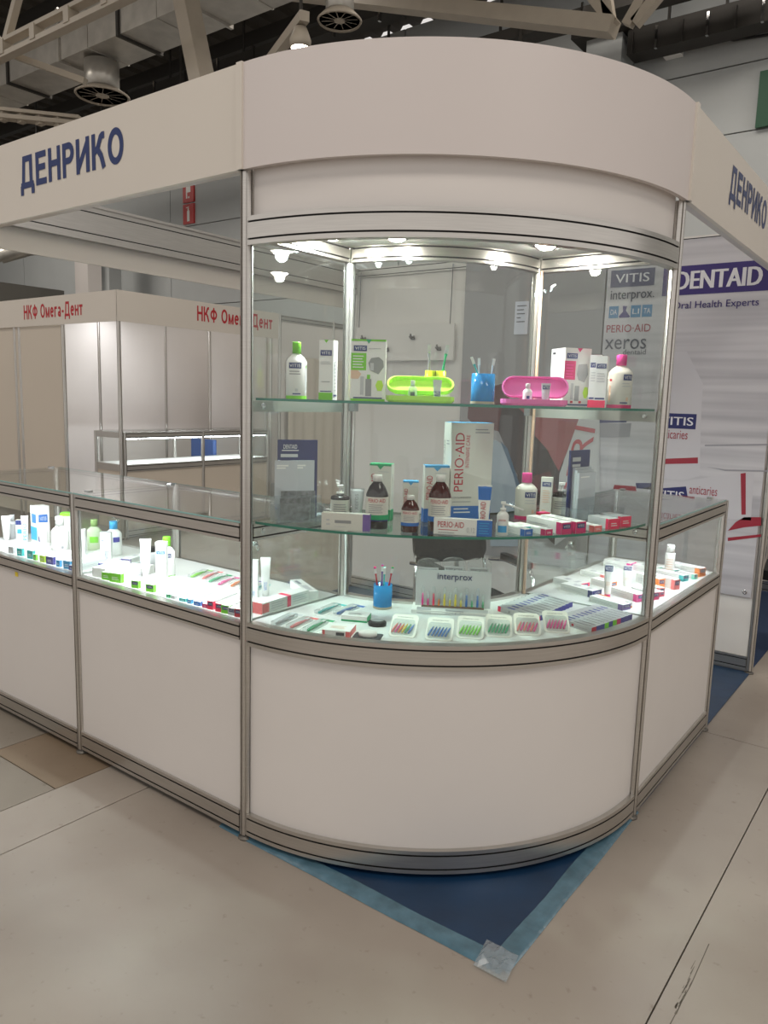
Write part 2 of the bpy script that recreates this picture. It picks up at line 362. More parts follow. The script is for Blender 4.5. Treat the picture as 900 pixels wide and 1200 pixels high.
def beam(mb, a, b, w_, h_, m):       # box beam between two points
    a = V3(a); b = V3(b); t = (b-a); L = t.length; t.normalize()
    s_ = t.cross(V3((0, 0, 1)));
    if s_.length < .05: s_ = V3((1, 0, 0))
    s_.normalize(); u_ = s_.cross(t); M = Matrix(((t.x, s_.x, u_.x, a.x), (t.y, s_.y, u_.y, a.y), (t.z, s_.z, u_.z, a.z), (0, 0, 0, 1)))
    return mb.box(0, L, -w_/2, w_/2, -h_/2, h_/2, m, M)
# roof truss over the aisle (parallel to the long counter)
t1 = empty('roof_truss', (-8, 1.8, 5)); T = Matrix.Translation((8, -1.8, -5))
def part(name, mb, par, off):
    for i, v in enumerate(mb.v): mb.v[i] = (v[0]-off[0], v[1]-off[1], v[2]-off[2])
    return mb.build(name, par)
O1 = (-8, 1.8, 5)
def perforated(y, z, x0, x1):
    mb = MB(); beam(mb, (x0, y, z), (x1, y, z), .1, .05, STEEL); beam(mb, (x0, y, z+.14), (x1, y, z+.14), .1, .04, STEEL)
    k = x0
    while k < x1: beam(mb, (k, y, z), (k, y, z+.14), .09, .12, STEEL); k += .62
    return mb
part('bottom_chord', perforated(1.8, 5.0, -16, 8), t1, O1)
part('top_chord', beam(MB(), (-16, 1.8, 7.3), (8, 1.8, 7.3), .14, .16, STEEL), t1, O1)
for a, b in (((-6.75, 5.05), (-5.15, 7.2)), ((-6.75, 5.05), (-8.6, 7.2)), ((-10.5, 5.05), (-8.7, 7.2)), ((-3, 5.05), (-1.2, 7.2)), ((-3, 5.05), (-4.8, 7.2)), ((1, 5.05), (-.8, 7.2))):
    part('brace', beam(MB(), (a[0], 1.8, a[1]), (b[0], 1.8, b[1]), .07, .07, STEEL), t1, O1)
q1, q2 = onz(0, 57, 5.02), onz(160, 120, 4.5)
part('knee_brace', beam(MB(), onx(2, 60, -6.9), onx(100, 93, -6.0)+V3((0, 0, -.02)), .07, .06, STEEL), t1, O1)
tag(t1, 'pale painted roof truss with slotted bottom chord above the lettered fascia', 'truss')
t2 = empty('roof_truss', (-6, 4.5, 5.4)); O2 = (-6, 4.5, 5.4)
part('bottom_chord', beam(MB(), ony(300, -14, 4.5), ony(720, 32, 4.5), .2, .14, STEEL), t2, O2)
part('brace', beam(MB(), ony(720, 30, 4.5), ony(650, -60, 4.5), .09, .09, STEEL), t2, O2)
part('brace', beam(MB(), ony(716, 30, 4.5), ony(705, -40, 4.5), .09, .09, STEEL), t2, O2)
part('brace', beam(MB(), ony(735, 30, 4.5), ony(775, -40, 4.5), .09, .09, STEEL), t2, O2)
part('brace', beam(MB(), ony(744, 28, 4.5), ony(800, -40, 4.5), .09, .09, STEEL), t2, O2)
tag(t2, 'pale roof truss with fanned braces meeting above the rounded fascia', 'truss')
mb = MB(); beam(mb, ony(238, 100, 2.55), ony(212, -30, 2.55), .2, .16, STEEL)
tag(mb.build('hanger_strut'), 'broad pale steel strut rising behind the straight fascia', 'strut')
mb = MB(); beam(mb, ony(0, 137, 2.6), ony(95, 146, 3.2), .16, .05, STEEL); beam(mb, ony(0, 129, 2.6), ony(95, 139, 3.2), .16, .04, STEEL)
for k in range(5):
    a = ony(0, 129, 2.6).lerp(ony(95, 139, 3.2), k/4.4+.04); beam(mb, a, a-V3((0, 0, .13)), .1, .08, STEEL)
tag(mb.build('slotted_beam'), 'short slotted pale beam low under the roof, cut off by the fascia top', 'beam')
# rails and cable trays deeper in the roof
for i, (a, b, wd, lab) in enumerate((((0, 190), (285, 72), .12, 'dark cable tray behind the silver duct, closest to the straight fascia'), ((150, 120), (470, -20), .14, 'dark cable tray behind the silver duct, higher than its neighbour'), ((380, 108), (880, -8), .13, 'dark steel rail crossing behind the rounded fascia top'), ((740, 55), (980, -22), .3, 'dark steel crane rail along the grey cladding wall'))):
    Y = (5.6, 6.2, 6.9, 7.6)[i]; A, B = ony(*a, Y), ony(*b, Y); B.z = A.z
    tr = empty('cable_tray' if i < 2 else 'steel_rail', A)
    part('rail', beam(MB(), A, B, .3, wd, DSTEEL), tr, A)
    for k in range(8):
        c = A.lerp(B, k/7.5+.03); part('clip', beam(MB(), c+V3((0, -.16, .1)), c+V3((0, -.16, -.16)), .03, .05, CHROME if k % 2 else DSTEEL), tr, A)
    for k in (.2, .5, .8): c = A.lerp(B, k); part('hanger_rod', beam(MB(), c+V3((0, 0, wd/2)), V3((c.x, c.y, 7.52)), .03, .03, DSTEEL), tr, A)
    tag(tr, lab, 'tray' if i < 2 else 'rail')
for i, y in enumerate((2.8, 4.2, 5.4, 6.6)):
    o = MB(); beam(o, (-24, y, 7.2), (12, y, 7.2), .12, .22, DSTEEL if i % 2 else STEEL); tag(o.build('roof_purlin'), ('pale steel purlin over the silver duct', 'dark steel purlin just behind the silver duct', 'pale steel purlin above the dark cable trays', 'dark steel purlin closest to the grey cladding wall')[i], 'purlin', 'roof purlins')
# duct
DUCT = mat('galvanised_duct', srgb(196, 192, 184), .36, .55, noise=.25, nscale=5, bump=.12)
dct = empty('air_duct', (-8, 3.1, 5.5)); OD = (-8, 3.1, 5.5)
k = -16.0; i = 0
while k < 4:
    part('duct_section', MB().box(k, k+1.18, 2.88, 3.44, 5.5, 6.05, DUCT), dct, OD); part('flange', MB().box(k+1.18, k+1.22, 2.85, 3.47, 5.47, 6.08, DSTEEL if i % 2 else DUCT), dct, OD); k += 1.22; i += 1
for kx in (-9.3, -6.9, -5.6, -4.4): part('insulation_strap', MB().box(kx, kx+.025, 2.872, 3.448, 5.492, 6.058, DUCT), dct, OD)
tag(dct, 'silver rectangular air duct running under the roof', 'duct')
def diffuser(p, top, lab, r0=.24, s=1.0):
    e = empty('air_diffuser', p)
    MB().lathe([(r0*.66, .02), (r0*.66, top-p.z)], DUCT, 24).build('duct_stub', e)
    MB().lathe([(r0*.95, 0), (r0*1.0, -.02), (r0*1.05, 0), (r0*.7, .07), (r0*.66, .05), (r0*.9, .005), (r0*.95, 0)], STEEL, 28).build('flange', e)
    MB().lathe([(r0*.9, .03), (0, .035)], ALUD, 24).build('throat', e)
    for q in range(12):
        a = 2*PI*q/12; MB().box(r0*.22, r0*.86, -.006, .02, 0, .012, STEEL, Matrix.Rotation(a, 4, 'Z')@Matrix.Rotation(.5, 4, 'X')).build('vane', e)
    MB().lathe([(r0*.25, -.01), (r0*.25, .02), (0, .02)], STEEL, 16).build('hub', e)
    tag(e, lab, 'diffuser'); return e
diffuser(ony(120, 112, 3.16), 5.468, 'round air diffuser on a short silver stub under the duct', .31)
diffuser(ony(398, 24, 3.16), 5.35, 'round white air diffuser with swirl vanes above the rounded fascia', .20)
# track spotlight
sp = onz(352, 57, 4.35); e = empty('spotlight', sp)
MB().lathe([(.02, .02), (.085, .0), (.09, .06), (.05, .16), (.02, .17)], STEEL, 20).build('housing', e)
MB().lathe([(.0, -.012), (.05, -.008), (.078, .004)], mat('spot_lens', srgb(255, 240, 215), .3, emit=18), 20).build('lens', e)
MB().box(-.9, .1, -.04, .04, .17, .25, STEEL, Matrix.Rotation(R(152), 4, 'Z')@Matrix.Scale(-1, 4, V3((1, 0, 0)))).build('track', e)
MB().box(-.01, .01, -.01, .01, .25, 2.6, DSTEEL).build('hanger', e)
tag(e, 'small lit spotlight on a ceiling track just above the fascia top', 'spotlight')
# hall column, sign, green sign
cl = empty('hall_column', (-2.43, 7.75, 0)); MB().box(-.24, .24, -.25, .2, 0, 6.25, HW).build('shaft', cl); MB().box(-.4, .4, -.4, .25, 6.25, 6.4, DSTEEL).build('capital_plate', cl); MB().box(.3, .42, -.1, .2, 0, 5.75, HW).build('pipe_cover', cl)
tag(cl, 'grey square hall column in front of the cladding wall', 'column')
a, b = ony(215, 218, 7.98), ony(227.5, 238, 7.98)
fs = empty('fire_sign', ((a.x+b.x)/2, 7.97, 4.95)); REDS = flat('sign_red', 190, 45, 45)
for k in range(2):
    z0 = .02+k*.42; pl = MB().box(-.17, .17, -.006, 0.03, z0, z0+.39, REDS).build('sign_plate', fs); g = MB(); F = ffront(-.006, -.17, z0, .34, .39)
    if k == 0: g.rect(F, .38, .62, .12, .66, WHITE, .002); g.rect(F, .44, .56, .66, .78, WHITE, .002); g.poly(F, [(.3, .8), (.56, .8), (.56, .86), (.3, .84)], WHITE, .002)
    else: g.rect(F, .3, .42, .2, .8, WHITE, .002); g.rect(F, .42, .72, .5, .8, WHITE, .002); g.rect(F, .5, .62, .2, .3, WHITE, .002)
    g.build('pictogram', pl)
tag(fs, 'red double fire sign with white extinguisher and hose pictograms on grey wall', 'sign')
a = ony(896, 40, 7.97); gb = MB().box(a.x, a.x+1.2, 7.93, 7.98, ony(896, 149, 7.97).z, ony(896, 84, 7.97).z, flat('board_green', 30, 80, 55)).build('green_board'); tag(gb, 'dark green board fixed high on the grey hall wall', 'board')
cm = ony(790, 58, 7.9); e = empty('wall_camera', cm); MB().box(-.12, .1, -.05, .08, -.08, .08, WHITE).build('housing', e); MB().tube([(0, 0, .05), (.1, .03, .2), (.3, .05, .2), (.35, .07, .05)], .015, STEEL).build('bracket', e); tag(e, 'small white camera unit on the hall wall under a cable', 'camera')
A, B = ony(798, 37, 7.9), ony(930, 36, 7.9); mid = A.lerp(B, .5)-V3((0, 0, .1)); tag(MB().tube([A.lerp(mid, k/4)*(1-0) for k in range(5)]+[mid.lerp(B, k/4) for k in range(1, 5)], .018, BLACK).build('hall_cable'), 'black cable sagging across the grey hall wall', 'cable')
# columns far left
for u0, u1, Y, c, lab in ((88, 103, 6.0, PANEL, 'white square hall pillar beyond the red-lettered stand'), (106, 111, 7.0, HW, 'slim grey hall pillar beside the white pillar'), (115, 128, 7.2, HW, 'broad grey hall pillar behind the red-lettered stand')):
    A, B = ony(u0, 330, Y), ony(u1, 330, Y); tag(MB().box(A.x, B.x, Y, Y+(.12 if Y == 7.0 else .3), 0, 5.2, c).build('hall_pillar'), lab, 'pillar')
gm = empty('stored_machinery', (-16, 5.2, 0)); MB().box(-3, 3, 0, 1.6, 0, 2.6, DSTEEL).build('body', gm); MB().box(-2.6, 2.2, -.05, 1.4, 2.6, 3.6, mat('grey_metal', srgb(120, 118, 112), .5, .4)).build('hood', gm)
for k in range(5): MB().tube([(-3+k*1.3, .1, 3.6+.12*k), (-2.2+k*1.3, .5, 4.3), (-1.7+k*1.3, 1, 4.4)], .12, DUCT).build('pipe', gm)
tag(gm, 'dark heap of grey ventilation equipment far behind the red-lettered stand', 'equipment')

# ------------------------------------------------------------------ system profiles
def post_profile(r=.02):
    pts = []
    for k in range(8):
        a = R(45*k)
        for da, rr in ((-20, r), (-7, r*1.02), (-6, r*.72), (6, r*.72), (7, r*1.02), (20, r)): pts.append((rr*math.cos(a+R(da)), rr*math.sin(a+R(da))))
    return pts
_pm = {}
def post(parent, x, y, z0, z1, foot=True):
    k = round(z1-z0, 3)
    if k not in _pm: o = MB().prism(post_profile(), 0, z1-z0, ALU).build('post', parent, (x, y, z0)); _pm[k] = o.data
    else: o = sub('post', _pm[k], parent, (x, y, z0))
    if foot and z0 > .001:
        MB().lathe([(.026, 0), (.026, .006), (.009, .008), (.009, z0)], mat('dull_steel', srgb(120, 116, 110), .5, .7), 14).build('foot', o, (0, 0, -z0))
    return o
def rail_prof(z0, z1, t=.016):
    h = z1-z0; g = .0028; d = .007
    out = [(t, z0)]
    for f in (.2, .8): zc = z0+h*f; out += [(t, zc-g), (t-d, zc-g), (t-d, zc+g), (t, zc+g)]
    out += [(t, z1), (-t, z1), (-t, z0)]
    mats = [ALU]*len(out)
    for base in (1, 5): mats[base] = ALUD; mats[base+1] = ALUD; mats[base+2] = ALUD  # groove faces coloured dark, painting in the shade of their depth
    return out, mats
def rail(parent, a, b, z0, z1, t=.016, name='rail', trim=.018):
    a = V3((a[0], a[1], 0)); b = V3((b[0], b[1], 0)); d = (b-a).normalized(); a = a+d*trim; b = b-d*trim; n = V3((d.y, -d.x, 0))
    pr, ms = rail_prof(z0, z1, t); return MB().sweep(pr, [a, b], [n, n], ALU, ms).build(name, parent)
def arc(r, a0=-90, a1=0, n=48): return [(r*math.cos(R(a0+(a1-a0)*k/n)), r*math.sin(R(a0+(a1-a0)*k/n))) for k in range(n+1)]
def arcn(a0=-90, a1=0, n=48): return arc(1, a0, a1, n)
def arc_rail(parent, r, z0, z1, t=.016, name='curved_rail', da=1.1, inward=False):
    pr, ms = rail_prof(z0, z1, t); nn = arcn(-90+da, -da)
    if inward: nn = [(-x, -y) for x, y in nn]
    return MB().sweep(pr, arc(r, -90+da, -da), nn, ALU, ms, True).build(name, parent)
def arc_panel(parent, r0, r1, z0, z1, m, name, da=1.1, a0=None, a1=None):
    a0 = -90+da if a0 is None else a0; a1 = -da if a1 is None else a1
    return MB().sweep([(r1, z0), (r1, z1), (r0, z1), (r0, z0)], [(0, 0)]*49, arcn(a0, a1), m, None, True).build(name, parent)

ZD, Z2, Z1, ZT = .77, 1.11, 1.51, 1.105
# ------------------------------------------------------------------ quarter-round showcase
SHOW = empty('corner_showcase', (0, 0, 0))
tag(SHOW, 'tall quarter-round glass showcase with aluminium frame and curved white base', 'showcase')
post(SHOW, 0, -1, .018, 2.192); post(SHOW, 1, 0, .018, 2.192); post(SHOW, 0, -.5, .018, 2.21); post(SHOW, .5, 0, .018, 2.21)
arc_rail(SHOW, 1.0, .022, .10); arc_rail(SHOW, 1.0, .698, .778, name='curved_rail'); arc_rail(SHOW, 1.0, 1.972, 2.057)
arc_rail(SHOW, .5, .022, .10, inward=True, da=2.2); arc_rail(SHOW, .5, .70, .78, da=2.2); arc_rail(SHOW, .5, 1.997, 2.055, da=2.2)
arc_panel(SHOW, .984, .998, .10, .70, PANEL, 'curved_base_panel'); arc_panel(SHOW, .497, .505, .10, .70, PANEL, 'inner_base_panel', 2.2)
arc_panel(SHOW, .982, .990, 2.055, 2.24, PANEL, 'curved_header_panel')
arc_panel(SHOW, .49, .50, 2.055, 2.24, PANEL, 'inner_header_panel', 2.2)
arc_panel(SHOW, .992, .998, .776, 1.974, GLASS, 'curved_front_glass'); arc_panel(SHOW, .497, .502, .78, 1.998, GLASS, 'curved_back_glass', 2.3)
arc_panel(SHOW, .503, .982, ZD-.016, ZD, DECKM, 'deck', 0, -90, 0); arc_panel(SHOW, .50, .985, 2.05, 2.056, PANEL, 'soffit', 0, -90, 0)
def shelf(z):
    o = arc_panel(SHOW, .512, .974, z-.008, z, SHELFG, 'glass_shelf', .9)
    arc_panel(o, .974, .9755, z-.008, z, GLASSE, 'polished_edge', .9); arc_panel(o, .5105, .512, z-.008, z, GLASSE, 'polished_edge', .9)
shelf(Z1); shelf(Z2)
for a, b in (((0, -1), (0, -.5)), ((.5, 0), (1, 0))):
    rail(SHOW, a, b, .022, .10); rail(SHOW, a, b, 1.997, 2.055); rail(SHOW, a, b, 1.045, 1.1); rail(SHOW, a, b, .71, .765)
    d = V3((b[0]-a[0], b[1]-a[1], 0)).normalized(); n = V3((d.y, -d.x, 0))
    for nm, z0, z1, m, t in (('side_glass', 1.1, 1.997, GLASS, .002), ('side_glass', .766, 1.045, GLASS, .002), ('header_side_panel', 2.055, 2.24, PANEL, .003), ('side_panel', .10, .71, PANEL, .003)):
        A = V3((a[0], a[1], 0))+d*.02; B = V3((b[0], b[1], 0))-d*.02
        MB().sweep([(t, z0), (t, z1), (-t, z1), (-t, z0)], [A, B], [n, n], m).build(nm, SHOW)
    MB().sweep([(.01, 1.465), (.01, 1.50), (.004, 1.50), (.004, 1.465)], [V3((a[0], a[1], 0))+d*.02, V3((b[0], b[1], 0))-d*.02], [n, n] if a[0] == .5 else [-n, -n], mat('pale_flat_bar', srgb(180, 178, 172), .4, .6)).build('shelf_bracket_bar', SHOW)
for x, y, z in ((.012, -.94, 1.485), (.012, -.94, 1.075), (.94, -.012, 1.485), (.94, -.012, 1.075)):
    MB().lathe([(.009, 0), (.009, .004), (.004, .005), (.004, .003)], CHROME, 14, M=Matrix.Rotation(PI/2, 4, 'Y') if x < .1 else Matrix.Rotation(PI/2, 4, 'X')).build('bolt', SHOW, (x, y, z))
for px in ((0.03, -.50), (.50, -.03)):
    for z in (Z1, Z2): MB().box(-.012, .012, -.012, .012, -.04, -.008, mat('clamp_grey', srgb(150, 150, 150), .4, .8)).build('shelf_clamp', SHOW, (px[0]+.01, px[1]-.01, z))
LENS = mat('downlight_lens', srgb(255, 250, 240), .3, emit=220)
def downlight(x, y, z, par, power, color):
    b = MB().lathe([(.038, 0), (.044, -.004), (.044, 0)], CHROME, 24).build('downlight', par, (x, y, z))
    MB().lathe([(0, -.016), (.02, -.013), (.033, -.004), (.037, 0)], LENS, 24).build('lens', b)
    l = bpy.data.lights.new('downlight_lamp', 'SPOT'); l.energy = power; l.color = color; l.spot_size = R(172); l.spot_blend = .5; l.shadow_soft_size = .02
    o = bpy.data.objects.new('downlight_lamp', l); COL.objects.link(o); o.parent = b; o.location = (0, 0, -.02)
for q, c in (((465, 281), (.80, .95, 1)), ((640, 291), (1, .95, .86)), ((306, 291), (.80, .95, 1))):
    p = onz(*q, 2.04); x, y = max(p.x, .08), min(p.y, -.1); downlight(x, y, 2.05, SHOW, 17, c)
MB().tube([(.50+.028, -.03, 2.0), (.53, -.03, 1.6), (.527, -.032, 1.2), (.53, -.03, .78)], .006, PEACH, 8).build('beige_cable', SHOW)
MB().tube([(.03, -.53, 1.05), (.034, -.53, .95), (.036, -.532, .85), (.034, -.53, .78)], .004, WHITE, 8).build('white_cable', SHOW)

# ------------------------------------------------------------------ low glass counters
LEDM = mat('led_strip', srgb(235, 245, 255), .4, emit=30)
def counter(loc, rz, lab, left_post, right_post, power=3.9, glaze_left=False, glaze_right=False):
    e = empty('display_counter', loc, rz); tag(e, lab, 'counter', None); D = .5
    if left_post: post(e, 0, 0, .018, ZT); post(e, 0, D, .018, ZT)
    if right_post: post(e, 1, 0, .018, ZT); post(e, 1, D, .018, ZT)
    for y in (0, D):
        rail(e, (0, y), (1, y), .022, .10); rail(e, (0, y), (1, y), .71, .768)
    rail(e, (0, 0), (1, 0), 1.043, 1.103); rail(e, (0, D), (1, D), 1.085, 1.103, .006)
    MB().box(.02, .98, -.006, .004, .10, .71, PANEL).build('front_panel', e); MB().box(.02, .98, D-.004, D+.004, .10, .71, PANEL).build('back_panel', e)
    MB().box(.02, .98, .016, D-.016, ZD-.014, ZD, DECKM).build('deck', e)
    MB().box(.02, .98, -.002, .002, .768, 1.043, GLASS).build('front_glass', e)
    MB().box(.02, .53, D-.003, D+.001, .768, 1.085, GLASS).build('sliding_glass', e); MB().box(.47, .98, D-.009, D-.005, .768, 1.085, GLASS).build('sliding_glass', e)
    MB().box(.004, .996, -.01, D+.01, 1.104, 1.109, GLASS).build('top_glass', e)
    for y in (-.0108, D+.01): MB().box(.004, .996, y, y+.0008, 1.104, 1.109, mat('pale_glass_edge', srgb(150, 196, 192), .15)).build('glass_edge', e)
    for x, on in ((0, left_post), (1, right_post)):
        if on:
            rail(e, (x, 0), (x, D), .022, .10); rail(e, (x, 0), (x, D), 1.085, 1.103, .006); rail(e, (x, 0), (x, D), .71, .768)
            MB().box(x-.002, x+.002, .02, D-.02, .768, 1.085, GLASS).build('end_glass', e); MB().box(x-.004, x+.004, .02, D-.02, .1, .71, PANEL).build('end_panel', e)
            for y in (.06, D-.03): MB().box(x-.014, x+.014, y-.01, y+.012, 1.098, 1.114, CHROME).build('glass_clip', e)
    s = MB().box(.03, .97, .018, .03, 1.046, 1.054, LEDM).build('led_strip', e)
    l = area('led_strip_lamp', (.5, .045, 1.04), .94, power, (.88, .95, 1), (R(24), 0, 0), .012); l.parent = e
    k = MB().lathe([(.011, 0), (.011, .02), (.006, .022)], CHROME, 14, M=Matrix.Rotation(-PI/2, 4, 'X')).build('lock', e, (.5, D+.002, .90)); MB().tube([(.0, .022, -.004), (.012, .03, -.02), (0, .03, -.034), (-.012, .03, -.02)], .003, CHROME, 6, True).build('key_ring', k)
    return e
counter((-1, -1, 0), 0, 'lit glass counter full of toothbrush cards, joined to the rounded showcase under the lettered fascia', True, False)
counter((-2, -1, 0), 0, 'lit glass counter with teal and blue ended cartons, second in line from the rounded showcase', True, False)
counter((1, 0, 0), PI/2, 'lit glass counter with orange and pink cartons between the rounded showcase and the printed wall', False, True)

# ------------------------------------------------------------------ fascias
BLUEL = flat('fascia_blue', 18, 42, 100, .4)
FPAN = mat('fascia_laminate', srgb(216, 209, 199), .42, noise=.02, nscale=2)  # on the fascias, warm light on white board is put into this beige
f1 = empty('fascia_board', (-1, -1.0, 2.19)); MB().box(-1.02, 1.0, -.028, -.012, 0, .30, FPAN).build('board', f1)
MB().box(-1.0, .98, -.012, .012, .0, .02, ALU).build('bottom_profile', f1); MB().box(-1.0, .98, -.012, .012, .28, .298, ALU).build('top_profile', f1)
xa, xb = ony(24, 205, -1.0285).x+1, ony(145, 180, -1.0285).x+1
MB().cyrillic((V3((xa, -.0285, .085)), V3((xb-xa, 0, 0)), V3((0, 0, .146)), V3((0, -1, 0))), 'ДЕНРИКО', 0, 1, 0, 1, BLUEL, .0008, .19).build('lettering', f1)
tag(f1, 'straight white fascia board with blue Cyrillic name above the line of two counters', 'fascia')
f2 = empty('fascia_board', (1.0, 1, 2.19)); MB().box(.012, .028, -1.0, 1.06, 0, .30, FPAN).build('board', f2)
MB().box(-.012, .012, -.98, 1.0, 0, .02, ALU).build('bottom_profile', f2)
ya, yb = onx(855, 224, 1.0285).y-1, onx(898, 252, 1.0285).y-1
MB().cyrillic((V3((.0285, ya, .094)), V3((0, yb-ya, 0)), V3((0, 0, .146)), V3((1, 0, 0))), 'ДЕНРИКО', 0, 1, 0, 1, BLUEL, .0008, .19).build('lettering', f2)
tag(f2, 'straight white fascia board with blue Cyrillic name running back to the printed wall', 'fascia')
f3 = empty('fascia_board', (0, 0, 2.19)); arc_panel(f3, 1.012, 1.028, 0, .30, mat('curved_fascia_light_tint', srgb(214, 206, 203), .42, noise=.02, nscale=2), 'board', 0, -90, 0)  # pinkish light on the white curve put into its colour
MB().box(-.012, .012, -1.034, -1.012, 0, .302, FPAN).build('corner_strip', f3); MB().box(1.012, 1.036, -.012, .012, 0, .302, FPAN).build('corner_strip', f3)
tag(f3, 'plain white curved fascia board crowning the rounded showcase', 'fascia')
f4 = empty('fascia_board', (-2, .5, 2.19)); MB().box(-.03, -.014, -1.5, 1.5, 0, .30, FPAN).build('board', f4)
pr, ms = rail_prof(.115, .295, .016); MB().sweep(pr, [(.004, -1.48), (.004, 1.48)], [(1, 0), (1, 0)], ALU, ms).build('girder', f4)
MB().box(-.012, .03, -1.48, 1.48, .286, .30, ALU).build('top_profile', f4); MB().box(-.012, .03, -1.48, 1.48, .112, .124, ALU).build('bottom_profile', f4)
tag(f4, 'white fascia board with aluminium girder seen from inside, crossing over the open side', 'fascia')
st = empty('end_post', (-2, -1, 0)); post(st, 0, 0, 1.108, 2.192, False); tag(st, 'slim aluminium post above the far end of the two joined counters', 'post')

# ------------------------------------------------------------------ stand back wall with prints
wb = MB().box(-2, 1, 2.004, 2.012, 0, .06, ALU).build('wall_back'); struct(wb)
for x in (-2, -1, 0, 1): post(wb, x, 2, .018, 2.49)
for a in (-2, -1, 0):
    MB().box(a+.018, a+.982, 1.994, 2.002, .10, 2.42, PANEL).build('wall_panel', wb); rail(wb, (a, 2), (a+1, 2), .022, .10); rail(wb, (a, 2), (a+1, 2), 2.42, 2.488)
HB = empty('hook_board', (-1.52, 1.972, 1.80)); MB().box(-.44, .44, -.018, 0, 0, .25, PANEL).build('board', HB)
for x in (-.42, .40): MB().tube([(x, -.01, .25), (x, 0, .66)], .003, DGREY, 6).build('wire', HB)
for x, z in ((-.35, .17), (-.13, .09), (.1, .17), (.33, .09)):
    h = MB().tube([(0, 0, 0), (0, -.03, -.01), (0, -.045, .015)], .008, mat('hook_metal', srgb(110, 106, 100), .3, .8), 6).build('coat_hook', HB, (x, -.018, z)); MB().tube([(-.02, -.03, .0), (-.012, -.01, -.02), (0.012, -.01, -.02), (.02, -.03, 0)], .006, mat('hook_metal', srgb(110, 106, 100), .3, .8), 6).build('lower_prong', h)
tag(HB, 'white board with coat hooks hung by wires on the plain wall panel', 'hook board')
YP = 1.9735
def PX(u, v): p = ony(u, v, YP); return (p.x, p.z)
F0 = (V3((0, YP-.0005, 0)), V3((1, 0, 0)), V3((0, 0, 1)), V3((0, -1, 0)))
def band_mat(name, c1, c2, sc):
    m = bpy.data.materials.new(name); m.use_nodes = True; nt = m.node_tree; b = nt.nodes['Principled BSDF']; b.inputs['Roughness'].default_value = .35
    tc = nt.nodes.new('ShaderNodeTexCoord'); mp = nt.nodes.new('ShaderNodeMapping'); mp.inputs['Scale'].default_value = (.25, .25, sc); n = nt.nodes.new('ShaderNodeTexNoise'); n.inputs['Scale'].default_value = 2; n.inputs['Detail'].default_value = 2
    rp = nt.nodes.new('ShaderNodeValToRGB'); rp.color_ramp.elements[0].color = c1; rp.color_ramp.elements[1].color = c2; rp.color_ramp.elements[0].position = .35; rp.color_ramp.elements[1].position = .6
    nt.links.new(tc.outputs['Object'], mp.inputs[0]); nt.links.new(mp.outputs[0], n.inputs['Vector']); nt.links.new(n.outputs['Fac'], rp.inputs[0]); nt.links.new(rp.outputs[0], b.inputs['Base Color']); return m
P1B = mat('grey_print', srgb(150, 148, 150), .35); P2B = band_mat('white_banded_print', srgb(172, 170, 177), srgb(200, 198, 203), 7)
b1 = empty('hanging_print', (-.5, YP, .45)); MB().box(-.515, .485, 0, .006, 0, 2.02, P1B).build('sheet', b1)
def shp(name, par, org, polys):
    g = MB()
    for i, (pts, m) in enumerate(polys): g.poly(F0, [PX(*q) for q in pts], m, .001+.0008*i)
    return part(name, g, par, org)
O_b1 = (-.5, YP, .45)
MAROON = flat('maroon', 88, 34, 36); MDARK = flat('maroon_dark', 44, 26, 28); MRED = flat('bottle_red', 150, 78, 80); PBL = flat('print_blue', 158, 170, 182); PTEAL = flat('print_teal', 40, 80, 110)
shp('bottle_picture', b1, O_b1, [([(548, 490), (549, 474), (580, 452), (592, 449), (598, 470), (602, 492), (586, 506), (556, 498)], MAROON),
    ([(590, 468), (600, 470), (622, 480), (664, 546), (655, 566), (612, 566), (602, 548), (584, 504)], MDARK),
    ([(600, 470), (684, 466), (680, 494), (655, 552), (640, 525), (622, 505), (618, 488)], MRED),
    ([(622, 505), (642, 528), (656, 554), (652, 640), (610, 600), (606, 560)], MDARK), ([(618, 560), (645, 552), (655, 580), (650, 600)], MAROON),
    ([(679, 490), (694, 488), (703, 488), (703, 600), (650, 640), (656, 555)], LGREY),
    ([(581, 515), (588, 520), (602, 556), (610, 590), (612, 640), (575, 640), (575, 520)], PBL), ([(587, 517), (595, 525), (612, 575), (611, 592), (602, 556)], PTEAL)])
g = MB(); A = V3((PX(683, 588)[0], YP, PX(683, 588)[1])); Bv = V3((PX(700, 503)[0], YP, PX(700, 503)[1])); d = Bv-A; pv = V3((-d.z, 0, d.x))
g.text((A, d, pv, V3((0, -1, 0))), 'PERI', 0, 1.0, .02, .3, flat('print_letter_red', 180, 72, 80), .009); part('lettering', g, b1, O_b1)
tag(b1, 'grey hanging print of a fallen dark red bottle with a red-lettered label', 'banner')
b2 = empty('hanging_print', (.5, YP, .45)); O_b2 = (.5, YP, .45); MB().box(-.505, .475, 0, .006, 0, 2.02, P2B).build('sheet', b2)
PNAVY = flat('print_navy', 32, 36, 98); PPUR = flat('print_purple', 52, 36, 108); PGN = flat('print_greynavy', 92, 92, 118); PRED = flat('print_red', 150, 30, 50); PBLU = flat('print_tileblue', 78, 128, 170); PDK = flat('print_text', 62, 62, 78); PWH = flat('print_white', 222, 221, 226); PBT = flat('print_bottle', 196, 194, 200); PGR = flat('print_shade', 150, 149, 156)
def wbox(ul, vt_l, vb_l, ur, vt_r, vb_r):
    x0 = PX(ul, (vt_l+vb_l)/2)[0]; x1 = PX(ur, (vt_r+vb_r)/2)[0]; z1 = (PX(ul, vt_l)[1]+PX(ur, vt_r)[1])/2; z0 = (PX(ul, vb_l)[1]+PX(ur, vb_r)[1])/2; return x0, x1, z0, z1
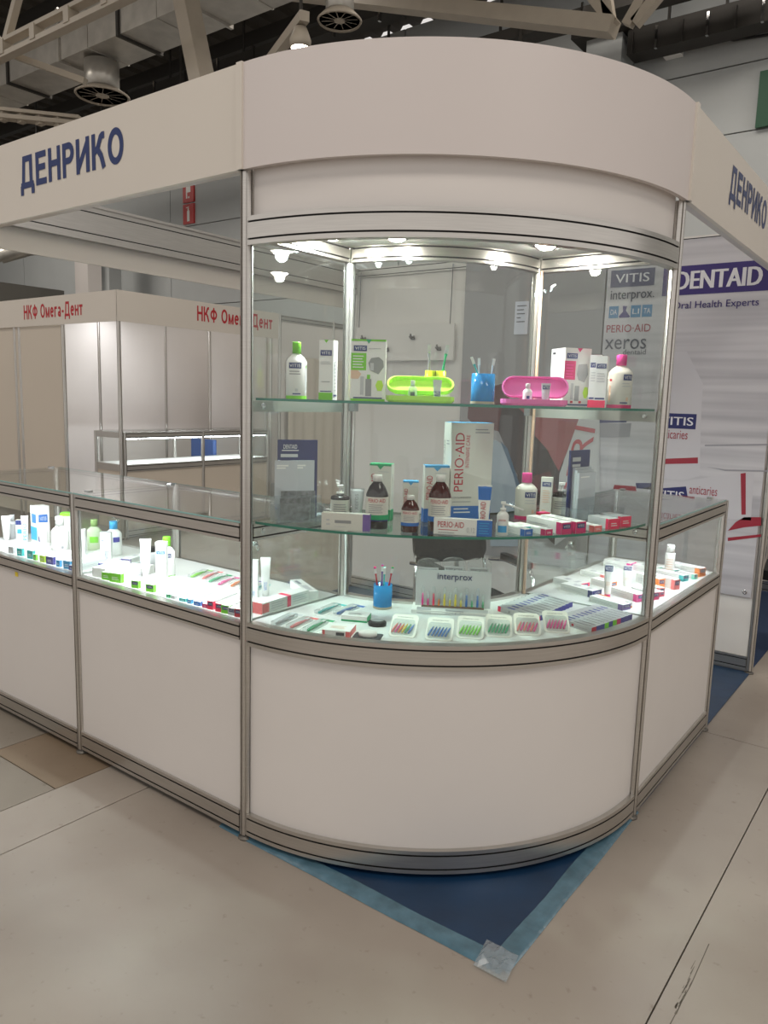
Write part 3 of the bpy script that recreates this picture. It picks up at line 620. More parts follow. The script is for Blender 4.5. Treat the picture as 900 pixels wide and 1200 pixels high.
def lay(par, org, name, items):
    g = MB()
    for it in items:
        if it[0] == 'r': g.rect(F0, *it[1], it[2], it[3] if len(it) > 3 else .001)
        elif it[0] == 't': g.text(F0, it[1], *it[2], it[3], .0025, it[4] if len(it) > 4 else 0)
        else: g.poly(F0, it[1], it[2], it[3] if len(it) > 3 else .001)
    return part(name, g, par, org)
bx = wbox(716, 317, 337, 767.5, 313.7, 334.5)
lay(b2, O_b2, 'logo_plate', [('r', bx, PGN), ('t', 'VITIS', (bx[0]+.03, bx[1]-.03, bx[2]+.025, bx[3]-.025), PWH, .02)])
lay(b2, O_b2, 'lettering', [('t', 'interprox.', wbox(715.7, 341, 355, 767, 338, 352), PDK, .012)])
tx = wbox(713, 359, 373, 765, 357, 371); q = (tx[1]-tx[0])/4
its = []
for i, s_ in enumerate(('DA', None, 'LI', 'TA')):
    a = tx[0]+q*i
    if s_: its += [('r', (a+.004, a+q-.004, tx[2], tx[3]), PBLU), ('t', s_, (a+q*.22, a+q*.8, tx[2]+.02, tx[3]-.02), PWH)]
    else:
        W = lambda u, v: (a+q*u, tx[2]+(tx[3]-tx[2])*v)
        its += [('p', [W(.3, 1), (W(.7, .95)), W(.6, .6), W(1, .1), W(.95, 0), W(.05, 0), W(.0, .15), W(.35, .5)], PPUR)]
lay(b2, O_b2, 'tile_logo', its)
lay(b2, O_b2, 'lettering', [('t', 'PERIO·AID', wbox(711, 381, 390, 762.6, 379.5, 388.5), PRED)])
lay(b2, O_b2, 'lettering', [('t', 'xeros', wbox(709, 398, 410, 757.5, 396.5, 408.5), PDK, .008), ('t', 'dentaid', wbox(730, 410, 416, 757, 409, 415), PDK)])
z0, z1 = PX(797, 346)[1], PX(797, 312)[1]; xr = .93
pl = [(PX(777, 330)[0], z0), (xr, z0), (xr, z1-.035), (xr-.06, z1), (PX(777, 330)[0], z1)]
lay(b2, O_b2, 'logo_plate', [('p', pl, PPUR), ('t', 'DENTAID', (PX(792, 330)[0], PX(894, 325)[0], z0+.032, z1-.032), PWH, .055)])
lay(b2, O_b2, 'lettering', [('t', 'Oral Health Experts', wbox(789, 353, 364.5, 889.5, 350.5, 361), PPUR, .012)])
bb = wbox(783, 485, 503, 816, 484.5, 502)
lay(b2, O_b2, 'bottle_picture', [('p', [PX(*q_) for q_ in ((770, 560), (770, 440), (785, 412), (805, 412), (824, 450), (822, 480), (820, 558), (800, 563))], PBT), ('r', (bb[0]-.06, bb[1], bb[2], bb[3]), PNAVY, .0018), ('t', 'VITIS', (bb[0]-.045, bb[1]-.015, bb[2]+.02, bb[3]-.02), PWH, .03),
    ('t', 'anticaries', (bb[0]-.05, PX(806, 510)[0], PX(806, 515)[1], PX(806, 505)[1]), PRED), ('p', [PX(770, 538), PX(770, 544), PX(818, 543), PX(818, 536)], PRED, .0018)])
lay(b2, O_b2, 'tube_picture', [('p', [PX(*q_) for q_ in ((750, 600), (752, 572), (808, 563), (870, 553), (884, 555), (880, 610), (810, 605))], PBT), ('p', [PX(*q_) for q_ in ((763, 586), (764, 573), (804, 570), (806, 582), (804, 586))], PNAVY, .0018), ('t', 'VITIS', (PX(768, 580)[0], PX(802, 578)[0], PX(785, 585)[1], PX(785, 575)[1]), PWH, .02), ('t', 'anticaries', (PX(808, 576)[0], PX(841, 574)[0], PX(825, 580)[1], PX(825, 570)[1]), PRED), ('p', [PX(868, 555), PX(874, 554), PX(874, 603), PX(869, 603)], PRED, .0018)])
for it in [('p', [PX(*q_) for q_ in ((853, 622), (862, 612), (872, 606), (892, 606), (892, 616), (872, 618))], PRED), ('p', [PX(*q_) for q_ in ((853, 630), (892, 626), (892, 629), (853, 634))], PRED), ('p', [PX(*q_) for q_ in ((718, 576), (720, 568), (745, 570), (746, 576))], PRED), ('p', [PX(*q_) for q_ in ((692, 491), (736, 491), (734, 495), (692, 496))], PNAVY), ('p', [PX(*q_) for q_ in ((692, 496), (740, 496), (738, 512), (692, 513))], PGR),
    ('p', [PX(826, 521), PX(900, 520), PX(900, 522), PX(826, 523)], PGR), ('p', [PX(828, 547), PX(850, 550), PX(900, 551), PX(900, 553), PX(850, 552)], PGR), ('p', [PX(764, 566), PX(745, 566), PX(746, 572), PX(764, 574)], PNAVY)]: lay(b2, O_b2, 'towel_picture', [it])
for x in (-.47, .44): MB().lathe([(.006, 0), (.013, 0), (.013, .003), (.006, .003), (.006, 0)], CHROME, 14, M=Matrix.Rotation(PI/2, 4, 'X'), cap=False).build('grommet', b2, (x, -.001, .03))
tag(b2, 'white hanging print with brand logos, purple name plate, bottle and tube pictures', 'banner')
a, b = PX(606, 392), PX(617, 353); nt = empty('paper_notice', ((a[0]+b[0])/2, YP-.0045, a[1])); MB().box(-.05, .05, -.001, .001, 0, b[1]-a[1], flat('paper_blue', 205, 208, 222)).build('sheet', nt)
g = MB(); F = ffront(-.001, -.05, 0, .1, b[1]-a[1])
for k, wd in enumerate((.7, .5, .6, .3, .6)): g.rect(F, .15, .15+wd, .85-k*.12, .88-k*.12, DGREY, .0005)
g.build('print', nt); tag(nt, 'small pale paper notice stuck on the grey bottle print', 'paper')

# ------------------------------------------------------------------ chair behind the showcase
def chair(loc, rz, lab):
    e = empty('visitor_chair', loc, rz)
    MB().rbox(-.23, .23, -.22, .22, .43, .49, BLKF, .07, 6).build('seat', e)
    vs = []; Mx = Matrix.Translation((0, .22, .52))@Matrix.Rotation(R(-12), 4, 'X'); MB().rbox(-.215, .215, .12, .36, -.02, .02, BLKF, .07, 6, Mx@Matrix.Rotation(PI/2, 4, 'X')).build('backrest', e)
    for s_ in (-1, 1):
        MB().tube([(s_*.25, -.2, .0), (s_*.25, -.21, .3), (s_*.25, -.2, .62), (s_*.25, -.16, .665), (s_*.25, .1, .665), (s_*.24, .24, .64)], .011, CHROME, 8).build('front_leg', e)
        MB().tube([(s_*.23, .24, 0), (s_*.23, .2, .44), (s_*.21, .24, .6), (s_*.2, .3, .85)], .011, CHROME, 8).build('rear_leg', e)
        MB().rbox(s_*.25-.022, s_*.25+.022, -.17, .12, .672, .70, BLKP, .02, 4).build('armrest', e)
    MB().tube([(-.24, -.19, .42), (.24, -.19, .42)], .01, CHROME, 8).build('stretcher', e); MB().tube([(-.23, .2, .42), (.23, .2, .42)], .01, CHROME, 8).build('stretcher', e)
    tag(e, lab, 'chair'); return e
chair((-.13, .70, .006), R(58), 'black chair with chrome frame and armrests behind the rounded showcase')
c2 = ony(899, 640, 2.85); chair((c2.x+.16, 2.9, .005), R(200), 'black chair beyond the end post of the printed wall')
nw = empty('partition', (1.0, 4.2, 0))
for x in (-1, 0, 1): post(nw, x, 0, .018, 2.49)
for x in (-1, 0): MB().box(x+.02, x+.98, -.004, .004, .1, 2.42, FPAN).build('panel', nw); rail(nw, (x, 0), (x+1, 0), .022, .1); rail(nw, (x, 0), (x+1, 0), 2.42, 2.488)
tag(nw, 'cream partition of the next stand behind the printed wall', 'partition')

# ------------------------------------------------------------------ red-lettered stand
NX, NY = -4.95, 1.9
ns = empty('exhibition_booth', (NX, NY, 0)); tag(ns, 'exhibition booth with red Cyrillic lettering on its fascia', 'booth')
CREAM_SHADE = mat('shade_toned_panel', srgb(208, 198, 184), .45, noise=.02, nscale=2)  # shade on the booth's closed walls put into this beige
REDL = flat('fascia_red', 185, 35, 45, .4)
for x, y in ((0, 0), (-1, 0), (-2, 0), (-3, 0), (-1, 4), (-1, 3), (-1, 2), (-1.45, 4), (-2.4, 4), (0, 2.1)): post(ns, x, y, .018, 2.2 if (y == 0 or (x, y) == (0, 2.1)) else 2.5)
fa = MB().box(-4, .02, -.03, -.014, 2.2, 2.5, FPAN).build('fascia', ns)
MB().cyrillic((V3((-1.73, -.0305, 2.25)), V3((1.16, 0, 0)), V3((0, 0, .18)), V3((0, -1, 0))), 'НКФ', 0, .245, .115, 1, REDL, .001, .17).build('lettering', fa)
MB().cyrillic((V3((-1.73, -.0305, 2.25)), V3((1.16, 0, 0)), V3((0, 0, .18)), V3((0, -1, 0))), 'Омега-Дент', .30, 1, 0, 1, REDL, .001, .17).build('lettering', fa)
fb = MB().box(.014, .03, -.03, 2.2, 2.2, 2.5, FPAN).build('fascia', ns)
y0 = onx(231, 372, NX+.03).y-NY; y1 = onx(319, 380, NX+.03).y-NY
MB().cyrillic((V3((.0305, y0, 2.27)), V3((0, y1-y0, 0)), V3((0, 0, .185)), V3((1, 0, 0))), 'НКФ', 0, .245, .115, 1, REDL, .001, .17).build('lettering', fb)
MB().cyrillic((V3((.0305, y0, 2.27)), V3((0, y1-y0, 0)), V3((0, 0, .185)), V3((1, 0, 0))), 'Омега-Дент', .30, 1, 0, 1, REDL, .001, .17).build('lettering', fb)
for x in (-4, -3, -2): MB().box(x+.02, x+.98, -.004, .004, .08, 2.2, CREAM_SHADE).build('panel', ns)
for x in (-3, -2, -1):
    MB().box(x+.02, x+.98, 4.0, 4.008, .08, 2.4, PANEL).build('panel', ns); rail(ns, (x, 4), (x+1, 4), 2.42, 2.488)
for k in range(4): post(ns, -1.9, k+.0, .018, 2.5); MB().box(-1.9, -1.892, .02+k*1.0, .98+k*1.0, .08, 2.4, PANEL).build('panel', ns); rail(ns, (-1.9, k), (-1.9, k+1), 2.42, 2.488)
for k in range(3): MB().box(-1.0+.0, -.992, 2.02+k, 2.98+k, .08, 2.4, PANEL).build('panel', ns)
l = area('booth_lamp', (-.9, 1.0, 2.45), 1.6, 13, (.97, .98, 1), (0, 0, 0), .3); l.parent = ns
def mini_counter(loc, rz, L, lab):
    e = empty('display_counter', loc, rz); tag(e, lab, 'counter'); n = max(1, round(L))
    for k in range(n+1):
        for y in (0, .5): post(e, L*k/n, y, .018, 1.1)
    for y in (0, .5): rail(e, (0, y), (L, y), 1.04, 1.1); rail(e, (0, y), (L, y), .7, .77); rail(e, (0, y), (L, y), .022, .1)
    for k in range(n): MB().box(L*k/n+.02, L*(k+1)/n-.02, -.004, .004, .1, .7, CREAM_SHADE).build('front_panel', e); MB().box(L*k/n+.02, L*(k+1)/n-.02, -.002, .002, .77, 1.04, GLASS).build('front_glass', e)
    MB().box(.02, L-.02, .016, .484, .755, .77, DECKM).build('deck', e); MB().box(0, L, -.01, .51, 1.1, 1.106, GLASS).build('top_glass', e)
    rail(e, (0, 0), (0, .5), 1.04, 1.1); rail(e, (0, 0), (0, .5), .7, .77); rail(e, (0, 0), (0, .5), .022, .1); MB().box(-.004, .004, .02, .48, .1, .7, CREAM_SHADE).build('end_panel', e); MB().box(-.002, .002, .02, .48, .77, 1.04, GLASS).build('end_glass', e)
    MB().box(.03, L-.03, .018, .03, 1.03, 1.038, LEDM).build('led_strip', e)
    l = area('counter_lamp', (L/2, .05, 1.02), L*.9, 4*L, (.9, .96, 1), (R(20), 0, 0), .02); l.parent = e
    return e
mini_counter((NX, NY+.041, 0), PI/2, 2.018, 'empty lit glass counter along the side of the red-lettered booth')
a = V3((NX-.8, NY+1.5, .45)); e = empty('office_chair', (a.x, a.y, 0)); MB().rbox(-.24, .24, -.24, .24, .42, .5, flat('chair_blue', 60, 90, 150), .06, 5).build('seat', e); MB().rbox(-.22, .22, .2, .26, .5, .95, flat('chair_blue', 60, 90, 150), .02, 3).build('backrest', e); MB().lathe([(.28, 0), (.28, .03), (.03, .06), (.03, .42)], BLKP, 20).build('base', e)
tag(e, 'blue office chair inside the red-lettered booth', 'chair')
# next booth further along the aisle
nb = empty('exhibition_booth', (NX, 4.15, 0)); tag(nb, 'plain white walled booth with curtain folds next to the red-lettered booth', 'booth')
for k in range(3):
    post(nb, 0, k, .018, 2.5); MB().box(-.004, .004, k+.02, k+.98, .08, 2.42, PANEL).build('panel', nb); rail(nb, (0, k), (0, k+1), 2.42, 2.488)
g = MB(); vs = []; N = 40
for k in range(N+1):
    y = .1+1.6*k/N; x = .06+.02*math.sin(k*1.3)+.012*math.sin(k*.7); vs += [(x, y, .1), (x, y, 2.0)]
g.add(vs, [(2*k, 2*k+2, 2*k+3, 2*k+1) for k in range(N)], mat('pale_curtain', srgb(205, 196, 184), .8), True).build('curtain', nb)


# ------------------------------------------------------------------ products: builders
def wrap_rect(mb, rad, sx, sy, a0, a1, z0, z1, m, h=.0004, n=12, rad2=None):
    rad2 = rad if rad2 is None else rad2; vs = []
    for k in range(n+1):
        a = R(a0+(a1-a0)*k/n)
        for rr, z in ((rad+h, z0), (rad2+h, z1)): vs.append((rr*math.cos(a)*sx, rr*math.sin(a)*sy, z))
    return mb.add(vs, [(2*k, 2*k+2, 2*k+3, 2*k+1) for k in range(n)], m, True)
def wrap_text(mb, rad, sx, sy, t, a0, a1, z0, z1, m, h=.0008, up=False):
    vs, fs = text_mesh(t); out = []
    for x, y, l in vs:
        if up: x, y = 1-y, x
        a = R(a0+(a1-a0)*x); out.append(((rad+h)*math.cos(a)*sx, (rad+h)*math.sin(a)*sy, z0+(z1-z0)*y))
    return mb.add(out, fs, m)
def faces(w_, d_, h_):
    return {'F': (V3((-w_/2, -d_/2, 0)), V3((w_, 0, 0)), V3((0, 0, h_)), V3((0, -1, 0))), 'R': (V3((w_/2, -d_/2, 0)), V3((0, d_, 0)), V3((0, 0, h_)), V3((1, 0, 0))),
            'L': (V3((-w_/2, d_/2, 0)), V3((0, -d_, 0)), V3((0, 0, h_)), V3((-1, 0, 0))), 'T': (V3((-w_/2, -d_/2, h_)), V3((w_, 0, 0)), V3((0, d_, 0)), V3((0, 0, 1)))}
_cm = {}
def carton(label, w_, d_, h_, spec, p, rz=0, body=WHITE, name='carton', cat='carton', group=None, tilt=0, key=None):
    k = key
    if k and k in _cm: o = dup(_cm[k])
    else:
        o = MB().box(-w_/2, w_/2, -d_/2, d_/2, 0, h_, body).build(name); FS = faces(w_, d_, h_); g = MB(); tt = MB(); hh = .0003
        for it in spec:
            F = FS[it[0]]; hh += .00012
            if it[1] == 'r': g.rect(F, *it[2:6], it[6], hh)
            elif it[1] == 'p': g.poly(F, it[2], it[3], hh)
            elif it[1] == 't': tt.text(F, it[2], *it[3:7], it[7], hh+.0003)
            elif it[1] == 'v': tt.text((F[0]+F[1], F[2], -F[1], F[3]), it[2], it[5], it[6], 1-it[4], 1-it[3], it[7], hh+.0003)
            elif it[1] == 'l':
                for q in range(it[6]): tt.rect(F, it[2], it[3]-(.12*(it[3]-it[2]) if q % 2 else 0), it[4]+q*it[5], it[4]+q*it[5]+it[5]*.35, it[7], hh+.0003)
        if g.v: g.build('print', o)
        if tt.v: tt.build('lettering', o)
        if k: _cm[k] = o
    o.location = p; o.rotation_euler = (tilt, 0, rz); tag(o, label, cat, group); return o
def bottle(label, w_, h_, body, capm, p, rz=0, sy=.68, art=(), cap_r=.42, neck=.80, shoulder=.64, group=None, cat='bottle', pump=None, capband=None):
    r = w_/2; b = MB().lathe([(r*.9, 0), (r, h_*.015), (r, h_*shoulder), (r*.96, h_*(shoulder+.03)), (r*.72, h_*(shoulder+(neck-shoulder)*.6)), (r*.40, h_*(neck-.015)), (r*.38, h_*neck)], body, 48, 1, sy).build('bottle', None, p, rz)
    cr = r*cap_r
    if not pump: MB().lathe([(cr, h_*neck), (cr, h_*.985), (cr*.94, h_)], capm, 20).build('cap', b)
    else:
        MB().lathe([(cr, h_*neck), (cr, h_*(neck+.07)), (cr*.4, h_*(neck+.08)), (cr*.4, h_*.95)], capm, 16).build('collar', b)
        x = MB().box(-cr*.8, cr*.8, -pump, cr*.8, h_*.93, h_, capm); x.build('pump_head', b)
    g = MB(); t = MB()
    for it in art:
        if it[0] == 'r': wrap_rect(g, r, 1, sy, it[1], it[2], it[3]*h_, it[4]*h_, it[5], it[6] if len(it) > 6 else .0004, max(4, round((it[2]-it[1])/7.5)))
        elif it[0] == 't': wrap_text(t, r, 1, sy, it[1], it[2], it[3], it[4]*h_, it[5]*h_, it[6], .0014)
        elif it[0] == 'l':
            for q in range(it[5]): wrap_rect(t, r, 1, sy, it[1], it[2]-(6 if q % 2 else 0), (it[3]+q*it[4])*h_, (it[3]+q*it[4]+it[4]*.35)*h_, it[6], .0012)
    if g.v: g.build('label_print', b)
    if t.v: t.build('lettering', b)
    tag(b, label, cat, group); return b
def tube_pack(label, w_, h_, body, capm, p, rz=0, bands=(), txt=None, cap_h=.12, up=None, group=None, lines=None):
    r = w_*.34; ch = h_*cap_h; N = 20; M_ = 8; g = MB(); vs = []
    for j in range(M_+1):
        t = j/M_; z = ch+(h_-ch)*t
        for k in range(N):
            a = 2*PI*k/N; ax = r+(w_/2-r)*t; ay = max(r*(1-t)**.8, .0012); vs.append((ax*math.cos(a), ay*math.sin(a), z))
    g.add(vs, [], body)
    for j in range(M_):
        m = body; zc = (j+.5)/M_
        for z0, z1, mm in bands:
            if z0 <= zc < z1: m = mm
        for k in range(N): g.f.append((j*N+k, j*N+(k+1) % N, (j+1)*N+(k+1) % N, (j+1)*N+k)); g.m.append(g.mi(m)); g.sm.append(True)
    g.f.append(tuple(M_*N+k for k in range(N))); g.m.append(g.mi(body)); g.sm.append(False)
    o = g.build('tube', None, p, rz); MB().lathe([(r*.86, 0), (r*.92, ch*.9), (r*.8, ch)], capm, 18).build('cap', o)
    MB().box(-w_/2, w_/2, -.0016, .0016, h_*.965, h_, body).build('crimp', o)
    F = (V3((-w_/2, -r-.001, ch)), V3((w_, 0, 0)), V3((0, r-.001, h_-ch)), V3((0, -1, 0))); t = MB()
    if txt: s_, u0, u1, v0, v1, plate, ink = txt; (t.rect(F, u0-.05, u1+.05, v0-.03, v1+.03, plate, .0008) if plate else 0); t.text(F, s_, u0, u1, v0, v1, ink, .0014)
    if up: s_, u0, u1, v0, v1, ink = up; t.text((F[0]+F[1], F[2], -F[1], F[3]), s_, v0, v1, 1-u1, 1-u0, ink, .0014)
    if lines:
        for q in range(lines[0]): t.rect(F, .28, .72, lines[1]+q*.05, lines[1]+q*.05+.015, lines[2], .001)
    if t.v: t.build('lettering', o)
    tag(o, label, 'tube', group); return o
_tb = {}
def brush(label, col, p, rot, L=.185, sc=1.0, group=None, bris=WHITE, tip=None):
    k = (col.name, bris.name, tip.name if tip else '')
    if k in _tb: o = dup(_tb[k])
    else:
        o = MB().tube([(0, 0, 0), (0, 0, .01), (0, -.001, .05), (0, .001, .09), (0, 0, .115), (0, 0, .14), (0, 0, .155), (0, 0, .185)], [.004, .0055, .0065, .0055, .0035, .003, .0052, .0045], col, 10).build('toothbrush')
        bz = MB()
        for q in range(5): bz.box(-.0052, .0052, -.0165, -.004, .156+q*.0058, .1608+q*.0058, tip if (tip and q == 4) else bris)
        bz.build('bristles', o)['kind'] = 'stuff'; _tb[k] = o
    o.location = p; o.rotation_euler = rot; o.scale = (sc*1.05, sc*1.05, sc); tag(o, label, 'toothbrush', group); return o
def cup(label, m, p, rz, r=.0375, h_=.095, dbl=False):
    pr = [(0, .0), (r*.93, 0), (r, .004), (r, h_), (r-.002, h_), (r-.002, .005), (0, .005)]
    if not dbl: o = MB().lathe(pr, m, 28).build('toothbrush_cup', None, p, rz); MB().lathe([(r+.0004, .001), (r+.0006, .009)], mat('cup_foot', srgb(180, 172, 150), .4), 28, cap=False).build('foot_ring', o)
    else:
        o = MB().lathe(pr, m, 24, M=Matrix.Translation((-r, 0, 0))).build('toothbrush_cup', None, p, rz); MB().lathe(pr, m, 24, M=Matrix.Translation((r, 0, 0))).build('second_cup', o)
    tag(o, label, 'cup'); return o
def capsule(L, W, n=8):
    r = W/2; return [(L/2-r+r*math.cos(R(-90+180*k/n)), r*math.sin(R(-90+180*k/n))) for k in range(n+1)]+[(-L/2+r+r*math.cos(R(90+180*k/n)), r*math.sin(R(90+180*k/n))) for k in range(n+1)]
def shell(outl, th, h_, m, M=None):
    mb = MB(); n = len(outl); sc = lambda f: [(x*f, y*f) for x, y in outl]; f = 1-th/.035
    rings = [(sc(.93), 0), (outl, h_*.3), (outl, h_), (sc(f), h_), (sc(f), th)]
    vs = [V3((x, y, z)) for rg, z in rings for x, y in rg]
    if M is not None: vs = [M@v for v in vs]
    fs = [(j*n+k, j*n+(k+1) % n, (j+1)*n+(k+1) % n, (j+1)*n+k) for j in range(4) for k in range(n)]+[tuple(range(n-1, -1, -1)), tuple(4*n+k for k in range(n))]
    return mb.add(vs, fs, m)
def case(label, m, p, rz, op=70):
    o = shell(capsule(.215, .075), .002, .02, m).build('travel_case', None, p, rz)
    shell(capsule(.215, .07), .002, .02, m, Matrix.Translation((0, .034, .022))@Matrix.Rotation(R(op), 4, 'X')@Matrix.Translation((0, .035, 0))).build('lid', o)
    MB().tube([(-.05, .036, .02), (.05, .036, .02)], .003, m, 8).build('hinge', o)
    tag(o, label, 'case'); return o
def lime_mat(name, r, g, b): return glass(name, srgb(r, g, b), .1, 1.45, .75)
CASEG = lime_mat('lime_plastic', 208, 246, 110); CASEP = lime_mat('pink_plastic', 246, 140, 205); CUPB = lime_mat('blue_plastic', 50, 150, 215); CUPY = lime_mat('yellow_plastic', 214, 228, 50)
CLEARP = glass('clear_bottle', (.85, .88, .9, 1), .05, 1.45, .35)
def logo(u0, u1, v0, v1, f='F', plate=NAVY): return [(f, 'r', u0, u1, v0, v1, plate), (f, 't', 'VITIS', u0+(u1-u0)*.1, u1-(u1-u0)*.1, v0+(v1-v0)*.22, v1-(v1-v0)*.22, WHITE)]
def blogo(a0, a1, z0, z1): return [('r', a0, a1, z0, z1, NAVY, .0007), ('t', 'VITIS', a0+5, a1-5, z0+(z1-z0)*.22, z1-(z1-z0)*.22, WHITE)]

# ------------------------------------------------------------------ upper glass shelf
def s1(u, r=.82, z=Z1): q = onr(u, 472, r); return V3((q.x, q.y, z))
def item_s1(u, r=.82): p = s1(u, r); return p, facing(p), mpp(p)
p, fz, m_ = item_s1(347, .84)
bottle('white mouthwash bottle with green cap and green foot band on the upper shelf', 24*m_, 65*m_, WHITE, GREEN, p, fz+R(10), .7, [('r', -270, 90, 0.0, .055, GREEN), ('r', -118, -72, .078, .1, NAVY)]+blogo(-142, -70, .535, .635)+[('l', -138, -75, .43, .045, 2, GREY), ('r', -104, -88, .13, .18, LGREY), ('r', -40, -20, .1, .62, LGREY), ('r', -40, -20, .55, .58, GREEN)])
p, fz, m_ = item_s1(384, .84)
carton('slim white toothpaste carton with green foot standing beside the green-capped bottle', 17*m_, 17*m_, 68*m_, [('F', 'r', 0, 1, 0, .12, GREEN), ('T', 'r', 0, 1, 0, 1, GREEN), ('F', 'r', .1, .9, .135, .15, NAVY), ('F', 'p', [(.35, 1), (.65, 1), (.5, .95)], GREEN), ('F', 'l', .15, .85, .6, .03, 2, LGREY), ('R', 'l', .25, .6, .15, .06, 9, LGREY), ('R', 'r', .1, .8, .06, .09, NAVY), ('F', 'l', .2, .8, .3, .03, 1, GREY)]+logo(.1, .9, .74, .83), p, fz-R(18))
p, fz, m_ = item_s1(431, .80)
carton('white oral care kit carton with green panel and product pictures on the upper shelf', 40*m_, 14*m_, 70*m_, [('F', 'r', 0, .44, .5, .78, GREEN), ('F', 'l', .05, .36, .54, .045, 5, WHITE), ('T', 'r', 0, 1, 0, 1, GREEN), ('F', 'r', 0, 1, .97, 1, GREEN), ('F', 'r', 0, 1, 0, .035, GREEN), ('F', 'p', [(.42, 1), (.58, 1), (.5, .93)], EMER), ('F', 'r', .08, .92, .04, .06, NAVY), ('F', 'p', [(0, .36), (.22, .36), (.3, .44), (.2, .5), (0, .5)], PEACH),
    ('F', 'r', .28, .38, .1, .4, LGREY), ('F', 'r', .43, .6, .08, .36, GREY), ('F', 'r', .47, .56, .36, .43, GREEN), ('F', 'p', [(.5, .62), (.58, .7), (.8, .72), (.93, .66), (.95, .56), (.8, .44), (.56, .5)], GREY), ('F', 'r', .56, .66, .5, .62, LGREY), ('F', 'p', [(.72, .26), (.78, .34), (.9, .34), (.95, .26), (.9, .17), (.78, .17)], LIME), ('F', 'l', .5, .85, .85, .02, 1, GREY)]+logo(.07, .45, .81, .9), p, fz-R(4))
p, fz, m_ = item_s1(492, .83); pg = p; fg = fz
case('open lime green travel case with toothbrush and small bottle on the upper shelf', CASEG, p, fz, 42)
def local(p, rz, x, y, z): return V3((p.x+x*math.cos(rz)-y*math.sin(rz), p.y+x*math.sin(rz)+y*math.cos(rz), p.z+z))
bottle('mini clear bottle with white cap standing in the lime green travel case', .028, .066, CLEARP, WHITE, local(pg, fg, -.024, .008, .0022), fg, .8, [('r', -120, -60, .2, .45, DGREY)], .5, .78, .6)
tube_pack('mini grey toothpaste tube standing in the lime green travel case', .028, .07, LGREY, WHITE, local(pg, fg, .053, .004, .0022), fg, txt=('VITIS', .2, .8, .2, .38, NAVY, WHITE))
brush('turquoise toothbrush lying in the lime green travel case', SKY, local(pg, fg, -.092, -.0155, .0092), (-PI/2, 0, fg-PI/2))
p, fz, m_ = item_s1(509, .68)
cup('yellow-green twin toothbrush beaker behind the lime green travel case', CUPY, p, fz, .0175, .105, True)
for x, c, t, lab in ((-.0175, GREY, 10, 'grey toothbrush standing in the yellow-green twin beaker'), (.0175, EMER, 14, 'emerald green toothbrush leaning in the yellow-green twin beaker')):
    q = local(p, fz, x-(.0078 if x > 0 else 0), 0, .007); brush(lab, c, q, (0, R(8.5 if x > 0 else -2), fz))
p, fz, m_ = item_s1(565, .82); pb = p
cup('bright blue toothbrush cup on the upper shelf between the two travel cases', CUPB, p, fz, .0375, .095)
brush('teal toothbrush leaning out of the blue cup on the upper shelf', TEAL, local(p, fz, .018, -.008, .0095), (0, R(-23), fz), sc=.8)
for k, (x, t) in enumerate(((-.014, -2), (.016, 8))): brush('pale toothbrush standing in the blue cup on the upper shelf', LGREY, local(p, fz, x*.8, .011, .0075), (R(-3), R(t), fz), sc=.74, group='pale toothbrushes in the upper blue cup')
p, fz, m_ = item_s1(625, .83); pp = p; fp = fz
case('open pink travel case with small bottle and tube on the upper shelf', CASEP, p, fz+R(-4))
bottle('mini white bottle with white cap standing in the pink travel case', .03, .068, WHITE, WHITE, local(pp, fp, -.02, -.003, .0022), fp, .8, [('r', -100, -62, .28, .42, NAVY)], .5, .78, .6)
tube_pack('mini grey toothpaste tube standing in the pink travel case', .03, .07, LGREY, WHITE, local(pp, fp, .037, -.001, .0022), fp, txt=('VITIS', .2, .8, .72, .86, NAVY, WHITE))
MB().tube([(-.022, 0, 0), (.022, 0, 0)], .004, PURPLE, 8).build('purple_stick', None, local(pp, fp, .005, -.0245, .0066), fp); tag(bpy.data.objects['purple_stick'], 'short purple capped stick lying in the pink travel case', 'stick')
p, fz, m_ = item_s1(666, .73)
carton('white kit carton with magenta panel and product pictures behind the pink travel case', 33*m_, 34*m_, 66*m_, [('F', 'r', 0, .42, .46, .78, MAGENTA), ('F', 'l', .06, .34, .5, .05, 5, PINK), ('F', 'p', [(.45, 1), (.65, 1), (.55, .93)], MAGENTA), ('F', 'r', .03, .97, .02, .045, NAVY), ('F', 'r', .28, .38, .12, .4, LGREY), ('F', 'r', .43, .6, .1, .36, GREY), ('F', 'r', .28, .38, .06, .1, RED), ('F', 'r', .6, .7, .06, .1, RED), ('F', 'p', [(.48, .55), (.52, .72), (.85, .74), (.9, .56), (.78, .42), (.55, .46)], GREY), ('F', 'p', [(.74, .24), (.8, .34), (.92, .34), (.96, .24), (.9, .15), (.8, .15)], LIME), ('L', 'l', .15, .85, .2, .07, 10, LGREY), ('L', 'r', .12, .35, .9, .94, DGREY), ('L', 'l', .42, .85, .91, .03, 1, LGREY)]+logo(.06, .46, .82, .91), p, fz+R(28))
for u, r, dh, lab in ((696, .84, 60, 'slim white toothpaste carton with pink top tucked behind the magenta kit carton'), (703, .90, 59, 'slim white toothpaste carton with pink foot standing in front of another slim carton')):
    p, fz, m_ = item_s1(u, r); carton(lab, 13*m_, 13*m_, dh*m_, [('F', 'r', 0, 1, 0, .14, HOT), ('F', 'r', .08, .92, .16, .19, NAVY), ('T', 'r', 0, 1, 0, 1, MAGENTA), ('F', 'l', .15, .85, .5, .05, 4, LGREY)]+logo(.08, .92, .76, .85), p, fz+R(-8))
p, fz, m_ = item_s1(725, .86)
